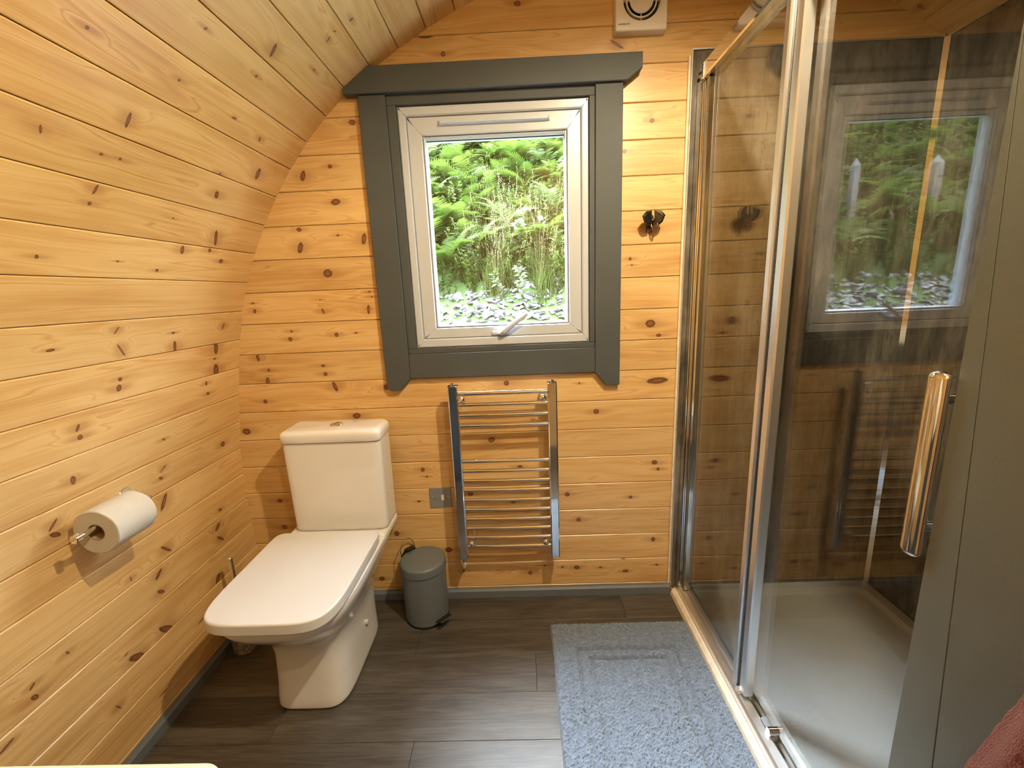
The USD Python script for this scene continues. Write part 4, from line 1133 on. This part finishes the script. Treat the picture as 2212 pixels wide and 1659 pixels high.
def place(path, pat, x, y, s, yaw, tiltx, sink=.03):
    p = UsdGeom.Xform.Define(stage, path)
    p.AddTranslateOp().Set(Gf.Vec3d(x, y, float(bank_z(x, y)) - sink))
    p.AddRotateXYZOp().Set(Gf.Vec3f(tiltx, 0, math.degrees(yaw)))
    p.AddScaleOp().Set(Gf.Vec3f(s, s, s))
    p.GetPrim().GetReferences().AddInternalReference(lib[pat])
    p.GetPrim().SetInstanceable(True)
    return p


WEEDS = ((1.02, 2.46, .8, "pale-leaved weed right of the window handle at the top of the rubble"),
         (1.14, 2.9, 1.1, "tall pale-leaved weed on the bank at the right edge of the window"), (.60, 2.9, .9, "pale-leaved weed on the bank at the left edge of the window"))
for x, y, s, lb in WEEDS:
    p = place(numbered("/World/pale_weed"), "pale_weed_0", x, y, s, rs_.uniform(0, 6.28), 10)
    tag(p, lb, "weed")


def undergrowth(name, label, cat, pats, count, area, size, sink=.05):
    pi = UsdGeom.PointInstancer.Define(stage, "/World/" + name)
    for q in pats:
        pi.GetPrototypesRel().AddTarget(q)
    xs_, ys_ = rs_.uniform(*area[0], count), rs_.uniform(*area[1], count)
    if name == "meadow_grass":                            # the grass keeps to the right of the window and farther left along the bank
        thin = (xs_ > -.35) & (xs_ < .78)
        xs_[thin] = xs_[thin] * .75 + .82
    zs_ = bank_z(xs_, ys_) - sink
    pi.CreatePositionsAttr(Vt.Vec3fArray.FromNumpy(np.stack([xs_, ys_, zs_], -1).astype(np.float32)))
    pi.CreateProtoIndicesAttr(Vt.IntArray.FromNumpy(rs_.integers(0, len(pats), count).astype(np.int32)))
    qs = []
    for _ in range(count):
        a, t = rs_.uniform(0, 6.28), math.radians(rs_.uniform(-8, 26))
        q = Gf.Rotation(Gf.Vec3d(0, 0, 1), math.degrees(a)).GetQuat() if False else (Gf.Rotation(Gf.Vec3d(1, 0, 0), math.degrees(t))).GetQuat()
        q = Gf.Rotation(Gf.Vec3d(1, 0, 0), math.degrees(t)).GetQuat() * Gf.Rotation(Gf.Vec3d(0, 0, 1), math.degrees(a)).GetQuat()
        qs.append(Gf.Quath(float(q.GetReal()), *[float(c_) for c_ in q.GetImaginary()]))
    pi.CreateOrientationsAttr(Vt.QuathArray(qs))
    sc = rs_.uniform(*size, count)
    pi.CreateScalesAttr(Vt.Vec3fArray.FromNumpy(np.stack([sc, sc, sc], -1).astype(np.float32)))
    tag(pi, label, cat, None, "stuff")


def copies(pats, under):
    """Prototypes as children of the instancer."""
    out = []
    for k_, q in enumerate(pats):
        path = f"/World/{under}/pattern_{k_}" if k_ else f"/World/{under}/pattern"
        x = UsdGeom.Xform.Define(stage, path)
        x.GetPrim().GetReferences().AddInternalReference(lib[q])
        out.append(path)
    return out


for nm, lb, ct, pt, n_, ar, sz in (
        ("bracken_thicket", "dense green bracken covering the upper bank", "ferns", ["bracken_0", "bracken_1", "bracken_2"], 1700, ((-6.0, 4.0), (2.8, 8.5)), (.45, .85)),
        ("bramble_thicket", "mixed green leafy undergrowth covering the lower bank", "undergrowth", ["bramble_0", "bramble_1", "bramble_2"], 900, ((-4.5, 2.6), (2.5, 4.4)), (.4, .8)),
        ("meadow_grass", "long green and buff grass growing through the undergrowth", "grass", ["grass_0", "grass_1", "grass_2"], 190, ((-5.0, 2.4), (2.45, 3.7)), (.4, .85))):
    UsdGeom.PointInstancer.Define(stage, "/World/" + nm)
    undergrowth(nm, lb, ct, copies(pt, nm), n_, ar, sz)

WOODGREY = plain("weathered_post", (.075, .068, .06), .8, bump=.4, bscale=60, vary=.3, vscale=20)
for (x, y, h_, w_), lb in zip(((-1.05, 3.1, .72, .030), (-1.80, 3.05, .66, .040)), ("weathered pointed fence post on the bank, nearer the window", "weathered stout fence post on the bank, farther left")):
    z = float(bank_z(x, y))
    solo("fence_post", hull([(x + sx * w_, y + sy * w_, zz) for sx in (-1, 1) for sy in (-1, 1) for zz in (z - .2, z + h_)] + [(x, y, z + h_ + .08)]), WOODGREY, lb, "fence post")
